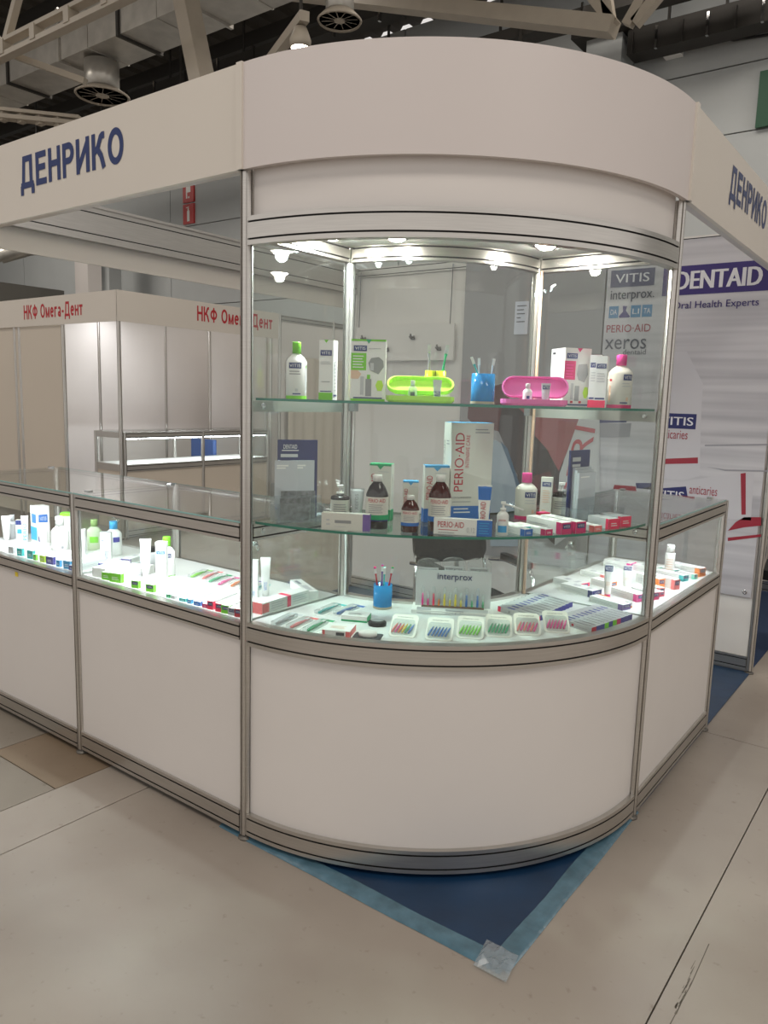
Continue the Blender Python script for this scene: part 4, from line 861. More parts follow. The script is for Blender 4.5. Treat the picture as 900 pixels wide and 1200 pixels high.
bottle('white mouthwash bottle with bright pink cap at the end of the upper shelf', 28*m_, 61*m_, OFFW, PINK, p, fz+R(6), .72, [('r', -270, 90, 0, .06, MAGENTA), ('r', -90, -52, .085, .11, NAVY)]+blogo(-80, -30, .52, .63)+[('l', -84, -40, .4, .05, 2, LGREY), ('r', -152, -140, .1, .42, PEACH), ('r', -150, -135, .5, .54, RED), ('r', -62, -50, .13, .2, PEACH)])

# ------------------------------------------------------------------ lower glass shelf
def s2(u, v, dv=0): q = onz(u, v, Z2); return V3((q.x, q.y, Z2))
def brochure_stand(label, p, rz, flip=False):
    e = empty('brochure_holder', p, rz)
    MB().box(-.08, .08, -.05, .06, 0, .003, ACRY).build('base', e)
    MB().rbox(-.08, .08, -.05, -.047, .003, .065, ACRY, .001, 2).build('front_lip', e); MB().box(-.08, .08, -.006, -.003, .003, .085, ACRY).build('middle_lip', e); MB().box(-.08, .08, .052, .055, .003, .12, ACRY).build('back_plate', e)
    for s_ in (-1, 1): MB().box(s_*.08-.0015, s_*.08+.0015, -.05, .055, .003, .05, ACRY).build('side_wall', e)
    tag(e, label, 'holder'); return e
BNAVY = flat('brochure_navy', 42, 48, 96, .3)
p = V3((.062, -.853, Z2)); fz = R(57); brochure_stand('clear acrylic brochure holder on the lower shelf beside the straight post', p, fz)
def leaflet(label, p, rz, w_, h_, m, th, art, tilt=0):
    o = MB().box(-w_/2, w_/2, -th, 0, 0, h_, m).build('brochure', None, p); o.rotation_euler = (tilt, 0, rz); g = MB(); F = ffront(-th, -w_/2, 0, w_, h_)
    for it in art:
        if it[0] == 't': g.text(F, it[1], *it[2:6], it[6], .0008)
        else: g.rect(F, *it[1:5], it[5], .0004)
    if g.v: g.build('lettering', o)
    MB().box(-w_/2+.001, w_/2+.001, 0.0, .0012, .0, h_-.001, WHITE).build('pages', o)
    tag(o, label, 'brochure'); return o
leaflet('navy blue brochure with white logo standing in the holder beside the straight post', local(p, fz, .008, .046, .0035), fz, .135, .262, BNAVY, .006, [('r', .1, .52, .86, .87, WHITE), ('t', 'DENTAID', .14, .48, .885, .94, WHITE), ('r', .07, .5, .78, .82, LGREY), ('r', .07, .58, .70, .71, GREY), ('r', .07, .5, .67, .68, GREY)])
for k, x in enumerate((-.036, .024)): leaflet((('silver leaflet in front of the navy brochure, standing next to the straight post', 'silver leaflet in front of the navy brochure, overlapped and farther from the straight post')[k]), local(p, fz, x, .022+.006*k, .0035), fz, .075, .195, SILV, .003, [('r', .08, .6, .9, .925, WHITE), ('r', .08, .48, .86, .885, WHITE), ('r', .08, .9, .80, .805, LGREY)])
leaflet('short grey patterned leaflet behind the front lip of the acrylic holder', local(p, fz, -.012, -.012, .0035), fz, .1, .075, mat('frosted_grey_card', srgb(150, 152, 155), .4, noise=.7, nscale=60), .002, [])
leaflet('short silver leaflet behind the middle lip of the acrylic holder', local(p, fz, .004, .014, .0035), fz, .115, .095, mat('frosted_grey_card', srgb(150, 152, 155), .4), .002, [])
for k, (u, v, a, c) in enumerate(((375, 604, 20, TEAL), (366, 610, 35, LGREY), (350, 613, 15, TEAL), (338, 615, 30, LGREY), (383, 610, 40, WHITE))):
    q = s2(362, 606); q.x += .006*(k-2); q.y += .008*((k*2) % 5-2); q.z = Z2+.0013*k; g = MB().box(-.038, .038, -.022, .022, 0, .0012, WHITE).build('flat_leaflet', None, q, R(a)); MB().rect((V3((-.038, -.022, .0012)), V3((.076, 0, 0)), V3((0, .044, 0)), V3((0, 0, 1))), .05, .95, .3, .62, c, .00008).build('print', g)
    tag(g, ('teal striped flat leaflet at the bottom of the pile beside the acrylic brochure holder', 'grey striped flat leaflet between two teal ones in the leaflet pile', 'teal striped flat leaflet in the middle of the leaflet pile', 'grey striped flat leaflet just under the white top one in the pile', 'white striped flat leaflet on top of the pile behind the purple-ended carton')[k], 'leaflet')
def item_s2(u, v): q = s2(u, v); return q, facing(q), mpp(q)
p, fz, m_ = item_s2(397, 606)
bottle('dark bottle with white pump and pale label behind the purple-ended carton', 22*m_, 38*m_, DBOT, WHITE, p, fz, .9, [('r', -180, 0, .02, .56, OFFW), ('l', -130, -50, .2, .07, 4, GREY)], .4, .72, .62, pump=.012)
p, fz, m_ = item_s2(418, 607)
tube_pack('plain grey upright tube between the dark pump bottle and the green carton', 17*m_, 35*m_, LGREY, WHITE, p, fz, up=('xeros', .35, .6, .2, .8, GREY))
p, fz, m_ = item_s2(402, 622)
carton('long white carton with purple end at the front edge of the lower shelf', 57*m_, 11*m_, 20*m_, [('F', 'r', .86, 1, 0, 1, PURPLE), ('R', 'r', 0, 1, 0, 1, PURPLE), ('F', 'l', .28, .62, .42, .5, 1, GREY), ('F', 'l', .1, .18, .3, .25, 2, LGREY), ('F', 'l', .28, .5, .2, .08, 1, LGREY)], p, fz-R(10), OFFW)
def perio_carton(label, u, v, wpx, hpx, dpx, top, foot, rz, footh=.0, key=None):
    p, fz, m_ = item_s2(u, v)
    return carton(label, wpx*m_, dpx*m_, hpx*m_, [('T', 'r', 0, 1, 0, 1, top), ('F', 'r', 0, 1, .965, 1, top), ('F', 'p', [(.35, .965), (.65, .965), (.5, .9)], top), ('F', 'r', 0, 1, 0, footh, foot), ('R', 'r', 0, 1, 0, footh, foot), ('L', 'r', 0, 1, 0, footh, foot), ('F', 'v', 'PERIO·AID', .08, .32, .4, .82, RED), ('R', 'l', .3, .7, .35, .05, 10, LGREY), ('L', 'l', .3, .7, .4, .05, 9, LGREY), ('F', 'l', .4, .9, .86, .03, 1, LGREY)], p, fz+R(rz), OFFW)
def perio_bottle(label, u, v, wpx, hpx, body, band, rz=0):
    p, fz, m_ = item_s2(u, v)
    return bottle(label, wpx*m_, hpx*m_, body, WHITE, p, fz+R(rz), .8, [('r', -200, 20, .18, .6, OFFW), ('r', -200, 20, .18, .27, band, .0006), ('t', 'PERIO·AID', -140, -45, .5, .57, RED), ('l', -135, -60, .31, .035, 5, GREY)]+([('r', -200, 20, .155, .18, NAVY)] if band == EMER else []), .42, .88, .63)
perio_carton('white carton with green top and green foot behind the green-banded bottle', 446, 609, 26, 66, 13, EMER, EMER, -16, .2)
perio_bottle('dark brown bottle with white cap and green label band', 441, 619, 26, 63, DBOT, EMER, 0)
perio_carton('small white carton with pale blue top and blue foot behind the smallest brown bottle', 480, 613, 18, 50, 10, SKY, BLUE, 0, .22)
perio_bottle('smallest brown bottle with white cap and blue label band', 480, 623, 21, 43, AMBER, BLUE)
perio_carton('white carton with blue foot behind the larger brown bottle', 509, 611, 29, 66, 12, SKY, BLUE, 12, .24)
perio_bottle('larger reddish brown bottle with white cap and blue label band', 514, 622, 26, 66, AMBER, BLUE)
p, fz, m_ = item_s2(545, 609)
carton('big tall cream carton with red vertical lettering and blue foot on the lower shelf', 51*m_, 24*m_, 113*m_, [('F', 'v', 'PERIO·AID', .08, .30, .31, .9, RED), ('F', 'v', 'INTENSIVE CARE', .34, .43, .55, .88, RED), ('F', 'r', 0, 1, 0, .16, BLUE), ('L', 'r', 0, 1, 0, .16, BLUE), ('T', 'r', 0, 1, 0, 1, SKY), ('F', 'l', .1, .5, .09, .035, 2, WHITE), ('F', 't', '0,12% CLORHEXIDINA', .04, .52, .235, .255, DGREY), ('F', 'l', .06, .5, .2, .02, 1, GREY), ('F', 'l', .55, .9, .9, .03, 2, GREY), ('L', 'v', 'PERIO·AID', .1, .22, .4, .82, DGREY), ('L', 'l', .4, .75, .78, .03, 2, GREY), ('F', 'r', .82, .92, .1, .15, DGREY)], p, fz+R(24), OFFW)
p, fz, m_ = item_s2(566, 621)
tube_pack('blue and white upright tube in front of the big cream carton', 16*m_, 53*m_, WHITE, BLUE, p, fz, [(.62, 1.0, BLUE)], up=('PERIO·AID', .25, .62, .04, .58, RED))
p, fz, m_ = item_s2(547, 629.5)
carton('flat white carton with red lettering and blue end lying on the lower shelf', 69*m_, 10*m_, 19*m_, [('F', 'r', .74, 1, 0, 1, BLUE), ('R', 'r', 0, 1, 0, 1, BLUE), ('F', 't', 'PERIO·AID', .07, .52, .45, .82, RED), ('F', 'l', .08, .42, .28, .1, 1, RED), ('F', 'l', .08, .36, .1, .1, 1, GREY), ('F', 't', '0,12', .57, .71, .12, .5, LGREY), ('F', 'l', .78, .95, .15, .16, 5, SKY)], p, fz-R(2))
p, fz, m_ = item_s2(593, 629)
o = bottle('small white spray bottle with long side nozzle at the front of the lower shelf', 14*m_, 40*m_, WHITE, WHITE, p, fz, .9, [('r', -135, -45, .1, .3, SKY), ('t', 'perio', -125, -60, .42, .5, RED)], .5, .74, .58, pump=.006)
MB().tube([(0, 0, 37*m_), (.02, 0, 36*m_), (.062, 0, 31*m_)], .0028, WHITE, 8).build('nozzle', o)
p, fz, m_ = item_s2(615, 608)
bottle('white mouthwash bottle with bright pink cap on the lower shelf', 25*m_, 54*m_, OFFW, PINK, p, fz+R(6), .72, [('r', -270, 90, 0, .08, MAGENTA)]+blogo(-100, -36, .48, .6)+[('l', -98, -40, .35, .06, 2, LGREY), ('r', -60, -44, .14, .22, PEACH)], .46)
p, fz, m_ = item_s2(639, 603)
carton('slim white toothpaste carton beside the pink-capped bottle on the lower shelf', 13*m_, 9*m_, 44*m_, logo(.12, .9, .76, .88)+[('F', 'l', .2, .8, .34, .06, 6, PEACH), ('F', 'r', .2, .5, .06, .14, PEACH)], p, fz-R(6), OFFW)
p, fz, m_ = item_s2(659, 602)
bottle('dark bottle with white pump and pale label among the pink cartons', 22*m_, 37*m_, DBOT, WHITE, p, fz, .9, [('r', -180, 0, .02, .56, OFFW), ('l', -130, -50, .2, .07, 4, GREY)], .4, .72, .62, pump=.012)
p, fz, m_ = item_s2(684, 605)
tube_pack('pale silver tube with pointed cap upward in front of the navy brochure', 12*m_, 38*m_, LGREY, WHITE, p, fz, up=('xeros', .35, .6, .2, .8, GREY))
p = s2(702, 597); p.x, p.y = .80, -.115; fz = facing(p)+R(62); brochure_stand('clear acrylic brochure holder at the end of the lower shelf near the printed wall', p, fz)
leaflet('navy blue brochure standing in the holder near the printed wall', local(p, fz, 0, .046, .0035), fz, .135, .245, BNAVY, .008, [('r', .1, .52, .84, .9, LGREY), ('r', .1, .52, .76, .8, LGREY), ('r', .1, .6, .68, .69, GREY)])
for k in range(3): leaflet(('silver leaflet at the back of the holder near the printed wall', 'silver leaflet in the middle of the holder near the printed wall', 'silver leaflet at the front of the holder near the printed wall')[k], local(p, fz, .008-.008*k, .036-.014*k, .0035), fz, .12, .185-.008*k, SILV, .008, [('r', .08, .6, .9, .925, WHITE)])
# toothpaste cartons lying with their ends to the curved glass
def lying(label, u, v, wpx, hpx, L, endm, rz, z=Z2, top=(), body=WHITE, group=None, logo_end=True, key=None, fit=None, sidem=None):
    q = onz(u, v, z); m_ = mpp(q); w_ = wpx*m_; h_ = hpx*m_; d = V3((-math.sin(rz), math.cos(rz), 0)); c = V3((q.x, q.y, z))+d*(L/2)
    spec = [('F', 'r', 0, 1, 0, 1, endm)]+([('F', 'r', .12, .88, .45, .85, NAVY), ('F', 't', 'VITIS', .2, .8, .55, .75, WHITE)] if logo_end else [('F', 'l', .2, .8, .3, .2, 2, WHITE)])
    spec += [('T', 'r', .2, .75, .18, .30, LGREY), ('T', 'v', 'VITIS', .3, .7, .5, .72, NAVY if logo_end else GREY), ('L', 'l', .1, .7, .3, .2, 2, LGREY), ('R', 'l', .1, .7, .3, .2, 2, LGREY), ('L', 'r', .86, 1, 0, 1, endm), ('R', 'r', 0, .08, 0, 1, endm)]
    spec += list(top)
    return carton(label, w_, L, h_, spec, c, rz, body, 'carton', 'carton', group, key=key)
RZ2 = R(68)
lying('small carton with blue end lying beside the white spray bottle', 627, 631, 12, 8, .14, BLUE, RZ2, logo_end=False)
lying('small carton with teal end lying behind the blue-ended one', 618, 624, 10, 7, .13, TEAL, RZ2, logo_end=False)
lying('small carton with plum end lying beside the blue-ended one', 648, 629, 11, 7, .15, MAGENTA, RZ2, logo_end=False)
for k, (u, v, nm) in enumerate(((667, 627, 'magenta-ended toothpaste carton lying second from the hot pink cartons'), (689, 627, 'magenta-ended toothpaste carton lying next to the small pink-ended carton'))): lying(nm, u, v, 16, 14, .165, MAGENTA, RZ2)
lying('flat small carton with pink end beside the magenta-ended cartons', 706, 624, 12, 7, .16, SALMON, RZ2, logo_end=False)
for k, (u, v, nm) in enumerate(((715, 619, 'hot pink ended grey carton lying in front of the acrylic holder'), (733, 617, 'hot pink ended grey carton lying nearest the end post of the lower shelf'))): lying(nm, u, v, 17, 12, .095, HOT, RZ2, body=LGREY, logo_end=False)
p = s2(668, 603); carton('small hot pink carton lying beside the second dark pump bottle', .045, .03, .022, [('T', 'r', .1, .9, .2, .8, PINK)], V3((.66, -.185, Z2)), R(60), HOT)

# ------------------------------------------------------------------ showcase deck
def dk(u, v, z=ZD): q = onz(u, v, z); return V3((q.x, q.y, z))
p = dk(448, 712); fz = facing(p); cup('bright blue toothbrush cup on the deck beside the interdental brush display', CUPB, p, fz, .034, .088)
for x, y, tx, ty, c, tp, lab in ((-.010, -.004, 2, -8, RED, PINK, 'red toothbrush leaning towards the post in the deck cup'), (-.004, .014, -3, 0, PURPLE, PINK, 'purple tipped toothbrush at the back of the deck cup'), (.002, -.012, 3, 1, TEAL, None, 'teal toothbrush standing in the middle of the deck cup'), (.010, .002, 0, 9, RED, EMER, 'red toothbrush with green tip leaning towards the display in the deck cup')):
    brush(lab, c, local(p, fz, x, y, .007), (R(tx), R(ty), fz), sc=.8, tip=tp)
# interdental brush display
p = dk(530, 716); fz = facing(p); m_ = mpp(p); D = empty('brush_display', p, fz)
MB().box(-.145, .145, -.055, .05, 0, .012, WHITE).build('tray', D); MB().box(-.135, .135, .01, .014, .012, .145, glass('milky_acrylic', (.86, .87, .88, 1), .1, 1.49, .65)).build('back_panel', D)
g = MB().text((V3((-.058, .0095, .105)), V3((.125, 0, 0)), V3((0, 0, .03)), V3((0, -1, 0))), 'interprox', 0, 1, 0, 1, BNAVY, .001, .008); g.build('lettering', D)
for k, x in enumerate((-.09, 0, .09)):
    pts = [(-.043, 0), (.043, 0)]+[(.043*math.cos(R(a)), .035+.02*math.sin(R(a))) for a in range(0, 181, 20)]
    lb = MB().prism(pts, 0, .02, BLIS, Matrix.Translation((x, .038, .128+.008*(k > 0)))@Matrix.Rotation(PI/2, 4, 'X')).build('clear_pouch', D)
    MB().rect(ffront(.0165, x-.034, .131+.008*(k > 0), .068, .022), 0, 1, 0, 1, LGREY, .0005).text(ffront(.0165, x-.03, .137+.008*(k > 0), .06, .012), 'interprox', 0, 1, 0, 1, DGREY, .001).build('header_card', lb)
MB().box(-.112, .112, -.012, -.004, .012, .02, mat('brown_slot', srgb(120, 95, 80), .6)).build('slot_bar', D)
for k, c in enumerate((PINK, PINK, HOT, ORANGE, YELL, YELL, YELL, YELL, BLUE, EMER, BLUE, EMER)):
    x = -.108+k*.0196; hi = .05 if k % 2 == 0 else .03
    b = MB().lathe([(.0035, .018), (.0042, .03), (.003, hi+.01), (.0012, hi+.014)], c, 10).build('interdental_brush', D, (x, -.008, 0)); MB().lathe([(.0055, hi-.004), (.006, hi+.03), (.003, hi+.04)], BLIS, 10).build('clear_cap', b)
MB().add([(-.125, -.057, .002), (.125, -.057, .002), (.125, -.045, .022), (-.125, -.045, .022)], [(0, 1, 2, 3)], LGREY).text((V3((-.02, -.0575, .003)), V3((.06, 0, 0)), V3((0, .009, .015)), V3((0, -.85, .5))), 'interprox', 0, 1, 0, 1, DGREY, .0006).rect((V3((-.075, -.0575, .003)), V3((.05, 0, 0)), V3((0, .009, .015)), V3((0, -.85, .5))), 0, 1, 0, 1, WHITE, .0006).build('front_label', D)
tag(D, 'clear interdental brush display with a row of coloured brushes in the middle of the deck', 'display')
# flat blister packs of interdental brushes
_ib = MB().tube([(0, -.02, 0), (0, .0, .001), (0, .022, 0)], [.0032, .0038, .0014], PINK, 6)
def ib_mesh(c):
    k = 'ib'+c.name
    if k not in _tb: me = bpy.data.meshes.new('interdental_brush'); me.from_pydata(_ib.v, [], _ib.f); me.materials.append(c); me.polygons.foreach_set('use_smooth', _ib.sm); _tb[k] = me
    return _tb[k]
def ibpack(label, u, v, cols, rz):
    q = dk(u, v); o = MB().rbox(-.043, .043, -.052, .052, 0, .0015, OFFW, .014, 5).build('blister_pack', None, V3((q.x, q.y, ZD+.052*math.sin(R(28)))), rz); o.rotation_euler = (R(28), 0, rz)
    MB().box(-.02, .02, .0, .0015, -.0245, 0, ACRY, Matrix.Translation((0, .001, 0))@Matrix.Rotation(R(-28), 4, 'X')).build('prop', o)
    F = (V3((-.043, -.052, .0015)), V3((.086, 0, 0)), V3((0, .104, 0)), V3((0, 0, 1))); MB().text(F, 'interprox', .2, .8, .83, .9, DGREY, .0004).rect(F, .12, .88, .74, .76, LGREY, .0003).rect(F, .2, .7, .68, .7, LGREY, .0003).build('lettering', o)
    MB().rbox(-.036, .036, -.045, .02, .0016, .011, BLIS, .01, 4).build('blister', o)
    for k in range(6): sub('interdental_brush', ib_mesh(cols[k % len(cols)]), o, (-.027+k*.0108, -.016, .0055), (0, 0, R(-18)))
    tag(o, label, 'blister pack'); return o
for u, v, cols, lab in ((473, 742, (SALMON, PINK, ORANGE, YELL, EMER, BLUE), 'blister pack of mixed rainbow interdental brushes lying on the deck'), (515, 746, (BLUE,), 'blister pack of blue interdental brushes lying on the deck'), (551, 744, (GREEN,), 'blister pack of bright green interdental brushes lying on the deck'), (584, 742, (EMER,), 'blister pack of sea green interdental brushes lying on the deck'), (617, 740, (SALMON, PINK), 'blister pack of pink interdental brushes lying between the sea green pack and another pink pack'), (651, 737, (PINK,), 'blister pack of pink interdental brushes lying against the slim brush cartons')):
    q = dk(u, v); ibpack(lab, u, v, cols, facing(q)+R((u-560)*.11))
# toothbrush blister cards
def bcard(label, u, v, col, rz, z=ZD, L=.2, W=.05, group=None, x0=None):
    k = 'bc%s%.3f' % (col.name, L); q = dk(u, v, z)
    if k in _cm: o = dup(_cm[k])
    else:
        o = MB().rbox(-W/2, W/2, -L/2, L/2, 0, .0014, WHITE, .012, 4).build('blister_card')
        MB().rbox(-W*.33, W*.33, -L*.46, L*.3, .0015, .012, BLIS, .01, 4).build('blister', o)
        t = MB().tube([(0, -L*.43, 0), (0, -L*.2, .001), (0, 0, 0), (0, L*.12, 0), (0, L*.26, 0)], [.004, .0055, .0045, .003, .004], col, 8).build('toothbrush', o, (.002, 0, .0065)); MB().box(-.005, .005, L*.14, L*.26, .002, .0045, WHITE).build('bristles', t)
        F = (V3((-W/2, -L/2, .0014)), V3((W, 0, 0)), V3((0, L, 0)), V3((0, 0, 1))); MB().rect(F, .08, .92, .84, .96, col, .0003).rect(F, .2, .8, .74, .77, GREY, .0003).build('print', o); _cm[k] = o
    o.location = q; o.rotation_euler = (0, 0, rz); tag(o, label, 'blister card', group); return o
BR = R(48)
for a, b_, c, lab in (((318, 735), (348, 720), LGREY, 'pale toothbrush blister card lying beside the straight post on the deck'), ((338.6, 738), (369, 723.6), SALMON, 'red toothbrush blister card lying at the front of the deck'), ((357, 742), (386, 726.4), EMER, 'green toothbrush blister card lying beside the red one on the deck'), ((373, 721), (404, 708), TEAL, 'teal toothbrush blister card lying behind the green one on the deck'), ((395.5, 722), (426, 709.7), BLUE, 'blue toothbrush blister card lying beside the blue cup on the deck')):
    A, B = dk(*a), dk(*b_); d = B-A; bcard(lab, (a[0]+b_[0])/2, (a[1]+b_[1])/2, c, math.atan2(d.y, d.x)-PI/2, L=round(d.length*1.0, 3), W=.058)
q = dk(397, 742); carton('flat white floss carton with pink edge at the front of the deck', .09, .085, .02, [('T', 'l', .2, .75, .3, .12, 3, PEACH), ('R', 'r', 0, 1, 0, 1, SALMON), ('F', 'r', .5, .8, .25, .75, DGREY), ('F', 'r', 0, .1, 0, 1, SALMON), ('F', 'r', .85, 1, 0, 1, SALMON)], q, facing(q)-R(14))
q = dk(413, 725); carton('flat white floss carton with green edge behind the pink-edged one', .09, .06, .02, [('T', 'l', .2, .75, .3, .14, 3, GREY), ('R', 'r', 0, 1, 0, 1, EMER), ('F', 'r', 0, 1, 0, .3, EMER)], q, facing(q)-R(14))
q = dk(442, 733); o = MB().lathe([(.026, 0), (.028, .004), (.028, .013), (.024, .017), (0, .018)], BLACK, 24, 1.1, .8).build('floss_puck', None, q, facing(q)); MB().lathe([(.02, .0182), (.02, .0188), (0, .0189)], GREY, 20, 1.1, .8).build('lid', o); tag(o, 'small black floss dispenser puck lying on the deck', 'floss')
q = dk(431, 746); o = MB().rbox(-.045, .045, -.033, .033, 0, .002, DGREY, .006, 3).build('floss_card', None, q, facing(q)-R(12)); MB().lathe([(.024, .002), (.026, .006), (.026, .014), (.02, .019), (0, .02)], WHITE, 24, 1.15, .85).build('floss_case', o); tag(o, 'white floss case on a dark square card lying on the deck', 'floss')
# slim toothbrush cartons in two rows
def slimrow(a, b, c, n, cols, row):
    A, B, C_ = dk(*a), dk(*b), dk(*c); ax = A-C_; S = (B-A)/n; L = ax.length; rz = math.atan2(ax.y, ax.x)+PI/2; wd = S.length*abs(math.sin(math.atan2(S.y, S.x)-math.atan2(ax.y, ax.x)))*.97
    for i in range(n):
        c_ = cols[i % len(cols)]; pos = A-ax/2+S*(i+.5)
        lab = 'slim toothbrush carton lying in the row %s' % row if c_ is INDIGO else 'slim toothbrush carton with %s end lying in the row %s' % ({'ink_red': 'red', 'ink_green': 'green', 'ink_hotpink': 'hot pink', 'ink_magenta': 'magenta'}[c_.name], row)
        carton(lab, wd, L, .019, [('F', 'r', 0, 1, 0, 1, c_), ('T', 'r', .3, .42, .05, .5, DGREY), ('T', 'r', .3, .7, .6, .8, INDIGO), ('T', 'r', .55, .62, .05, .5, GREY), ('L', 'r', 0, .08, 0, 1, HOT if i == 0 else LGREY), ('L', 'r', .48, .54, .3, .7, RED), ('L', 'r', .3, .34, .3, .7, GREY), ('L', 'l', .6, .9, .4, .2, 1, GREY)], pos, rz, LGREY, group='slim toothbrush cartons '+row, key='slim%s%s%d' % (row, c_.name, i == 0))
slimrow((637, 725.5), (678, 707), (594, 712), 10, (HOT, INDIGO, INDIGO, INDIGO, INDIGO, INDIGO, INDIGO, INDIGO, INDIGO, INDIGO), 'nearer the back post')
slimrow((694, 742.5), (741, 726), (650, 729), 10, (RED, INDIGO, INDIGO, GREEN, INDIGO, GREEN, MAGENTA, INDIGO, INDIGO, INDIGO), 'along the curved front glass')

# ------------------------------------------------------------------ right-hand counter
RC = R(68)
def rlying(label, u, v, wpx, hpx, L, endm, rz=RC, **k): return lying(label, u, v, wpx, hpx, L, endm, rz, ZD, **k)
for u, v, w_, h_, L, e, rz, lab in (
    (700, 698, 17, 8, .19, NAVY, 75, 'long pale carton with navy end lying beyond the slim carton rows'), (735, 717, 14, 7, .19, PURPLE, 72, 'long pale carton with purple end lying beside the orange toothbrush'),
    (752, 705, 16, 9, .17, PINK, 66, 'white carton with pink end lying beside the frame post in the end counter'), (768, 703, 12, 9, .13, MAGENTA, 66, 'small carton with magenta end at the front of the end counter'), (773, 697, 9, 8, .11, SALMON, 66, 'small carton with salmon end behind the magenta-ended one in the end counter'),
    (778, 699, 8, 6, .1, HOT, 66, 'tiny carton with hot pink end in the end counter'), (775, 689, 10, 11, .15, ORANGE, 66, 'white carton with orange end second from the counter end'), (793, 691, 9, 12, .15, SALMON, 66, 'white carton with salmon end third from the counter end'),
    (806, 680, 10, 7, .18, TEAL, 70, 'flat white carton with teal end in the end counter'), (815, 679, 7, 6, .1, MINT, 70, 'small mint-ended carton near the counter end'), (826, 676, 13, 10, .2, ORANGE, 74, 'long white carton with gold and pink end nearest the counter end'),
    (790, 674, 10, 6, .12, MINT, 72, 'mint topped flat carton in the middle of the end counter'), (770, 672, 14, 7, .14, MINT, 80, 'pale carton with mint end behind the standing tubes'), (745, 668, 16, 8, .16, PINK, 85, 'white carton with rose end at the back of the end counter'),
    (718, 690, 13, 8, .12, ORANGE, 70, 'small orange-ended carton lying behind the upright tube'), (712, 680, 16, 7, .15, SALMON, 74, 'white carton with coral end behind the navy-ended carton'), (672, 690, 18, 7, .17, HOT, 72, 'white carton with red edge at the back near the lock')):
    rlying(lab, u, v, w_, h_, L*.82, e, R(rz))
for u, v, wd, hp, lab, rz in ((707, 701, 11, 40, 'white upright toothpaste tube with navy logo beside the slim carton rows', 20), (734, 690, 11, 28, 'white upright toothpaste tube with navy logo among the orange cartons', 15)):
    q = dk(u, v); m_ = mpp(q); tube_pack(lab, wd*m_, hp*m_, WHITE, PINK if u == 707 else WHITE, q, facing(q), txt=('VITIS', .15, .85, .8, .93, NAVY, WHITE), lines=(3, .3, PEACH))
q = dk(782, 674); m_ = mpp(q); bottle('slim white bottle with white cap standing in the end counter', 11*m_, 36*m_, WHITE, WHITE, q, facing(q), .8, [('l', -130, -50, .2, .08, 5, PEACH)], .8, .76, .72)
q = dk(713, 706, ZD+.001); brush('orange toothbrush lying in the end counter beside the upright tube', ORANGE, V3((q.x-.07, q.y+.05, ZD+.0072)), (-PI/2, 0, R(-120)), bris=WHITE)

# ------------------------------------------------------------------ left-hand counters
LC = R(16)
def L_(label, u, v, w_, h_, L, e, rz=16, **k): return lying(label, u, v, w_, h_, L, e, R(rz), ZD, **k)
for u, v, w_, h_, L, e, rz, lab, lg in (
    (124, 686, 17, 11, .2, GREEN, 14, 'long white carton with lime green end lying beside the striped post', False), (116, 681, 12, 9, .19, GREEN, 16, 'white carton with lime green end partly hidden behind the longer one', False), (148, 693, 10, 9, .16, GREEN, 14, 'toothpaste carton with green navy-logo end next to the lime-ended carton', True), (158, 696, 11, 9, .16, GREEN, 14, 'toothpaste carton with green navy-logo end next to the small deck cards', True),
    (186, 703, 6, 4, .15, EMER, 14, 'flat carton with emerald end in the counter joining the showcase', False), (194, 704, 5, 4, .15, LGREY, 14, 'flat carton with grey end in the counter joining the showcase', False), (201, 708, 9, 4, .15, TEAL, 14, 'flat carton with teal end in the counter joining the showcase', False), (215, 709, 5, 5, .15, SKY, 14, 'flat carton with sky blue end in the counter joining the showcase', False), (222, 712, 9, 5, .15, BLUE, 14, 'flat carton with turquoise end in the counter joining the showcase', False), (230, 715, 7, 5, .15, MAGENTA, 14, 'flat carton with plum end in the counter joining the showcase', False),
    (243, 715, 8, 10, .15, HOT, 14, 'toothpaste carton with hot pink end standing first of the bright row', True), (252, 720, 10, 10, .16, HOT, 14, 'toothpaste carton with hot pink end beside the green-ended one', True), (263, 724, 11, 10, .16, GREEN, 14, 'toothpaste carton with green end between pink and grey-ended ones', True), (275, 727, 11, 9, .16, LGREY, 14, 'toothpaste carton with grey end beside the green-ended one', True), (286, 730, 9, 10, .16, RED, 14, 'toothpaste carton with red end beside the straight post', True),
    (104, 674, 18, 11, .16, WHITE, 18, 'white carton with blue square beside the striped post', False), (107, 656, 12, 5, .14, SKY, 30, 'flat carton with sky blue end at the back of the counter', False), (127, 667, 9, 5, .12, INDIGO, 20, 'flat carton with indigo lettered end behind the lime-ended cartons', True), (146, 661, 11, 5, .13, PURPLE, 24, 'flat carton with violet end under the blue-capped bottle', True),
    (12, 653, 8, 9, .15, TEAL, 12, 'white carton with teal end second in the far counter', False), (21, 657, 9, 10, .16, TEAL, 12, 'white carton with teal end first in the far counter', False), (31, 658, 4, 7, .10, GREEN, 12, 'small carton with lime end beside the teal-ended carton', False), (36, 661, 7, 8, .15, LIME, 12, 'small carton with pale lime end in the far counter', False), (47, 663, 11, 9, .17, INDIGO, 12, 'white carton with indigo band in the far counter', False), (57, 665, 5, 8, .15, SKY, 12, 'slim carton with pale blue end in the far counter', False), (66, 669, 11, 10, .17, SKY, 12, 'white carton with bright blue end in the far counter', False), (75, 671, 7, 6, .14, INDIGO, 12, 'small carton with indigo end in the far counter', False), (83, 674, 8, 9, .16, PURPLE, 12, 'white carton with dark violet end beside the striped post', False), (2, 650, 8, 8, .15, LGREY, 12, 'white carton with grey end beside the teal-ended cartons', False)):
    L_(lab, u, v, w_, h_, L, e, rz, logo_end=lg)
